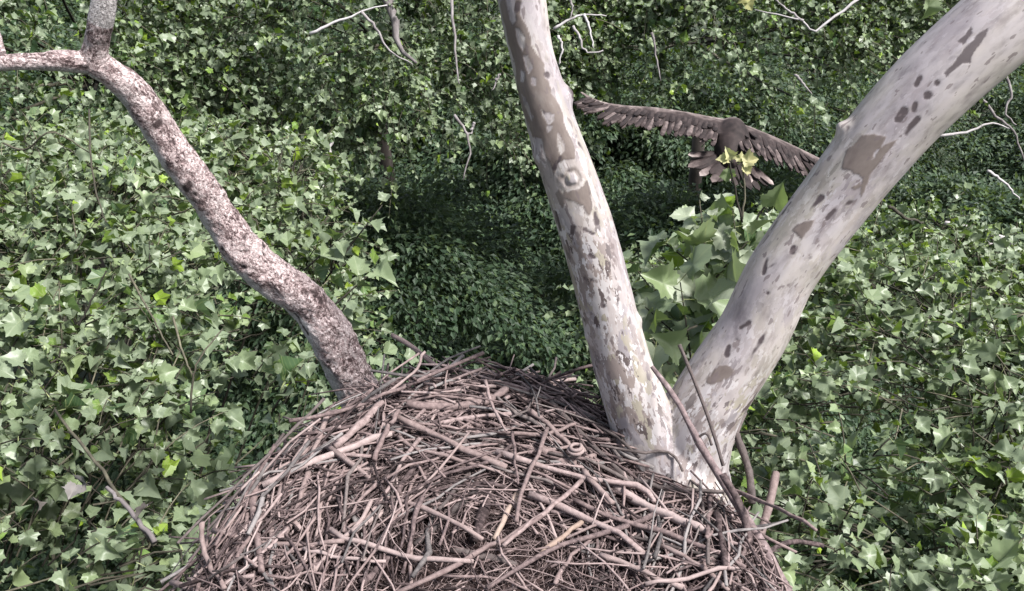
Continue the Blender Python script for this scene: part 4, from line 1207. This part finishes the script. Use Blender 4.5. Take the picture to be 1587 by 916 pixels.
bx = [0.40, 0.36, 0.31, 0.25, 0.16, 0.05, -0.08, -0.20, -0.30, -0.36]
br = [0.008, 0.03, 0.045, 0.048, 0.07, 0.105, 0.125, 0.11, 0.075, 0.045]
bz = [-0.24, -0.21, -0.18, -0.13, -0.06, -0.01, 0, 0, 0, 0]
ctr = np.array([bc + (FBODY * a + UBODY * z if a <= 0.05 else FBODY * 0.05 + fw * (a - 0.05) - up0 * (0.02 + 0.25 * (a - 0.05))) for a, z in zip(bx, bz)])
cc, crr = resample(ctr, 30, br)
bag.add(*tubes(cc[None], crr[None], 18))
bv, bn, bf = voxel(np.concatenate(bag.v), bag.f, 0.010, 3)
rel = bv - lead[0]
tpar = np.array([np.linalg.norm(q - lc, axis=1).argmin() for q in bv])
chord = ((lc[tpar] - bv) @ FWING)
near_wing = np.abs((bv - lc[tpar]) @ UWING) < 0.07
tone = np.where(near_wing, 0.66 - 4.5 * np.clip(chord - 0.02, 0, 0.11), 0.04) + 0.12 * fbm(bv, 18, 2, 3)
part('body', mk_mesh('body', bv, bf, [M_BIRD], True, None, {'tone': tone}), BIRD)
# one feather shape, shared: a thin tapered vane with a shaft ridge
fo = np.array([(0, 0.035), (0.25, 0.07), (0.7, 0.085), (0.92, 0.06), (1.0, 0.0), (0.92, -0.06), (0.7, -0.075), (0.25, -0.06), (0, -0.035)])
fv = np.vstack([np.column_stack([fo, np.full(9, 0.004)]), np.column_stack([fo, np.full(9, -0.004)]), [[0.5, 0, 0.014]]])
i9 = np.arange(9)
ff = [np.column_stack([i9, np.roll(i9, -1), np.full(9, 18)]), (i9 + 9)[::-1][None], np.column_stack([np.roll(i9, -1), i9, i9 + 9, np.roll(i9, -1) + 9])]
FEATHERS = {}
def feather_mesh(base, tip):
    k = (round(base, 1), round(tip, 1))
    if k not in FEATHERS:
        FEATHERS[k] = mk_mesh('feather', fv, ff, [M_BIRD], False, None, {'tone': base + (tip - base) * np.clip((fv[:, 0] - 0.35) / 0.65, 0, 1) ** 1.5})
    return FEATHERS[k]
def feather(name, p, d, up, length, width, base, tip):
    d = nrm(d); up = nrm(up - d * (up @ d)); s = np.cross(up, d)
    M = np.column_stack([d * length, s * width, up * 1.0])
    part(name, feather_mesh(base, tip), BIRD, Matrix(((*M[0], p[0]), (*M[1], p[1]), (*M[2], p[2]), (0, 0, 0, 1))))
NW = 110
wl = resample(lead, NW); wch = np.interp(np.linspace(0, 11, NW), np.arange(12), CH); wtk = np.interp(np.linspace(0, 11, NW), np.arange(12), TH)
mid_k = int(NW * 0.53)
for k in range(6, NW - 4):
    side = -1 if k < mid_k else 1
    q = abs(k - mid_k) / (NW * 0.5)
    if q < 0.09:
        continue
    dirn = -FWING + span * side * (0.15 + 1.5 * max(0, q - 0.5)) - UWING * 0.05 + rng.normal(0, 0.05, 3)
    ln_f = 0.24 * (1.2 if q > 0.55 else 1.0) * (1 - 0.55 * max(0, q - 0.75) / 0.25) * rng.uniform(0.75, 1.12)
    feather('wing_feather', wl[k] - FWING * wch[k] * 0.75 - UWING * (wtk[k] * 0.1 + 0.0035 * (k % 3)), dirn, UWING + span * side * rng.uniform(0.05, 0.35), ln_f, 0.24, (0.1, 0.4, 0.2, 0.6)[k % 4], (0.2, 0.5, 0.3)[k % 3])
    if k % 2 == 0:      # darker coverts over the flight feathers
        feather('covert_feather', wl[k] - FWING * wch[k] * 0.45 + UWING * wtk[k] * 0.12, dirn + rng.normal(0, 0.06, 3), UWING + span * side * 0.2, 0.15 * rng.uniform(0.8, 1.2), 0.26, 0.3, 0.0)
tail = bc - FBODY * 0.20 - UBODY * 0.02 + span * 0.02
for k in range(17):
    a = (k - 8) / 8
    feather('tail_feather', tail + span * a * 0.05 + UBODY * 0.006 * (k % 3), -FBODY * math.cos(a * 1.05) + span * math.sin(a * 1.05) - UBODY * 0.08 + rng.normal(0, 0.04, 3), UBODY + span * a * 0.3, 0.34 * rng.uniform(0.75, 1.12), 0.42, 0.1, (0.9, 0.2, 0.6, 0.1)[k % 4])

# ------------------------------------------------------------------ leaves: the largest in view singly, the rest of each crown as one mass
cell = 9.0
gw, gh = int(W / cell) + 1, int(H / cell) + 1
zbuf = np.full((gh, gw), 1e9)
def splat(pts):
    x, y, d = project(pts)
    ok = (x >= 0) & (x < W) & (y >= 0) & (y < H) & (d > 0.1)
    np.minimum.at(zbuf, ((y[ok] / cell).astype(int), (x[ok] / cell).astype(int)), d[ok])
splat(vv2); splat(lv_); splat(core_v)
for c in CROWNS:
    mid = c['pos'] + nrm(c['axis']) * (c['scale'] * 0.45)[:, None]
    for o in (0, 0.25, -0.25):
        splat(mid + np.cross(nrm(c['axis']), nrm(c['normal'])) * (c['scale'] * o)[:, None])
for c in CROWNS:
    mid = c['pos'] + nrm(c['axis']) * (c['scale'] * 0.45)[:, None]
    x, y, d = project(mid)
    ok = (x >= 2) & (x < W - 2) & (y >= 2) & (y < H - 2) & (d > 0.1)
    zb = np.full(len(x), -1.0)
    zb[ok] = zbuf[(y[ok] / cell).astype(int), (x[ok] / cell).astype(int)]
    vis = ok & (d <= zb + 0.10)
    face = np.abs((nrm(c['normal']) * nrm(mid - CAM)).sum(1)) + 0.15
    score = np.where(vis, (c['scale'] / d) ** 2 * face, 0)
    order = np.argsort(-score)
    pick = order[:c['n']]
    pick = pick[score[pick] > 0]
    fr = frames(c['axis'], c['normal'])
    for i in pick:
        s, p, R = c['scale'][i], c['pos'][i], fr[i]
        m = Matrix(((*(R[0] * s), p[0]), (*(R[1] * s), p[1]), (*(R[2] * s), p[2]), (0, 0, 0, 1)))
        part('leaf', leaf_mesh(int(rng.integers(0, len(LIB0))), c['mat']), c['thing'], m)
    keep = np.ones(len(x), bool); keep[pick] = False
    if keep.any():
        part('crown', scatter_mesh('crown', c['lib'], c['pos'][keep], c['axis'][keep], c['normal'][keep], c['scale'][keep], c['mat']), c['thing'], kind='stuff')
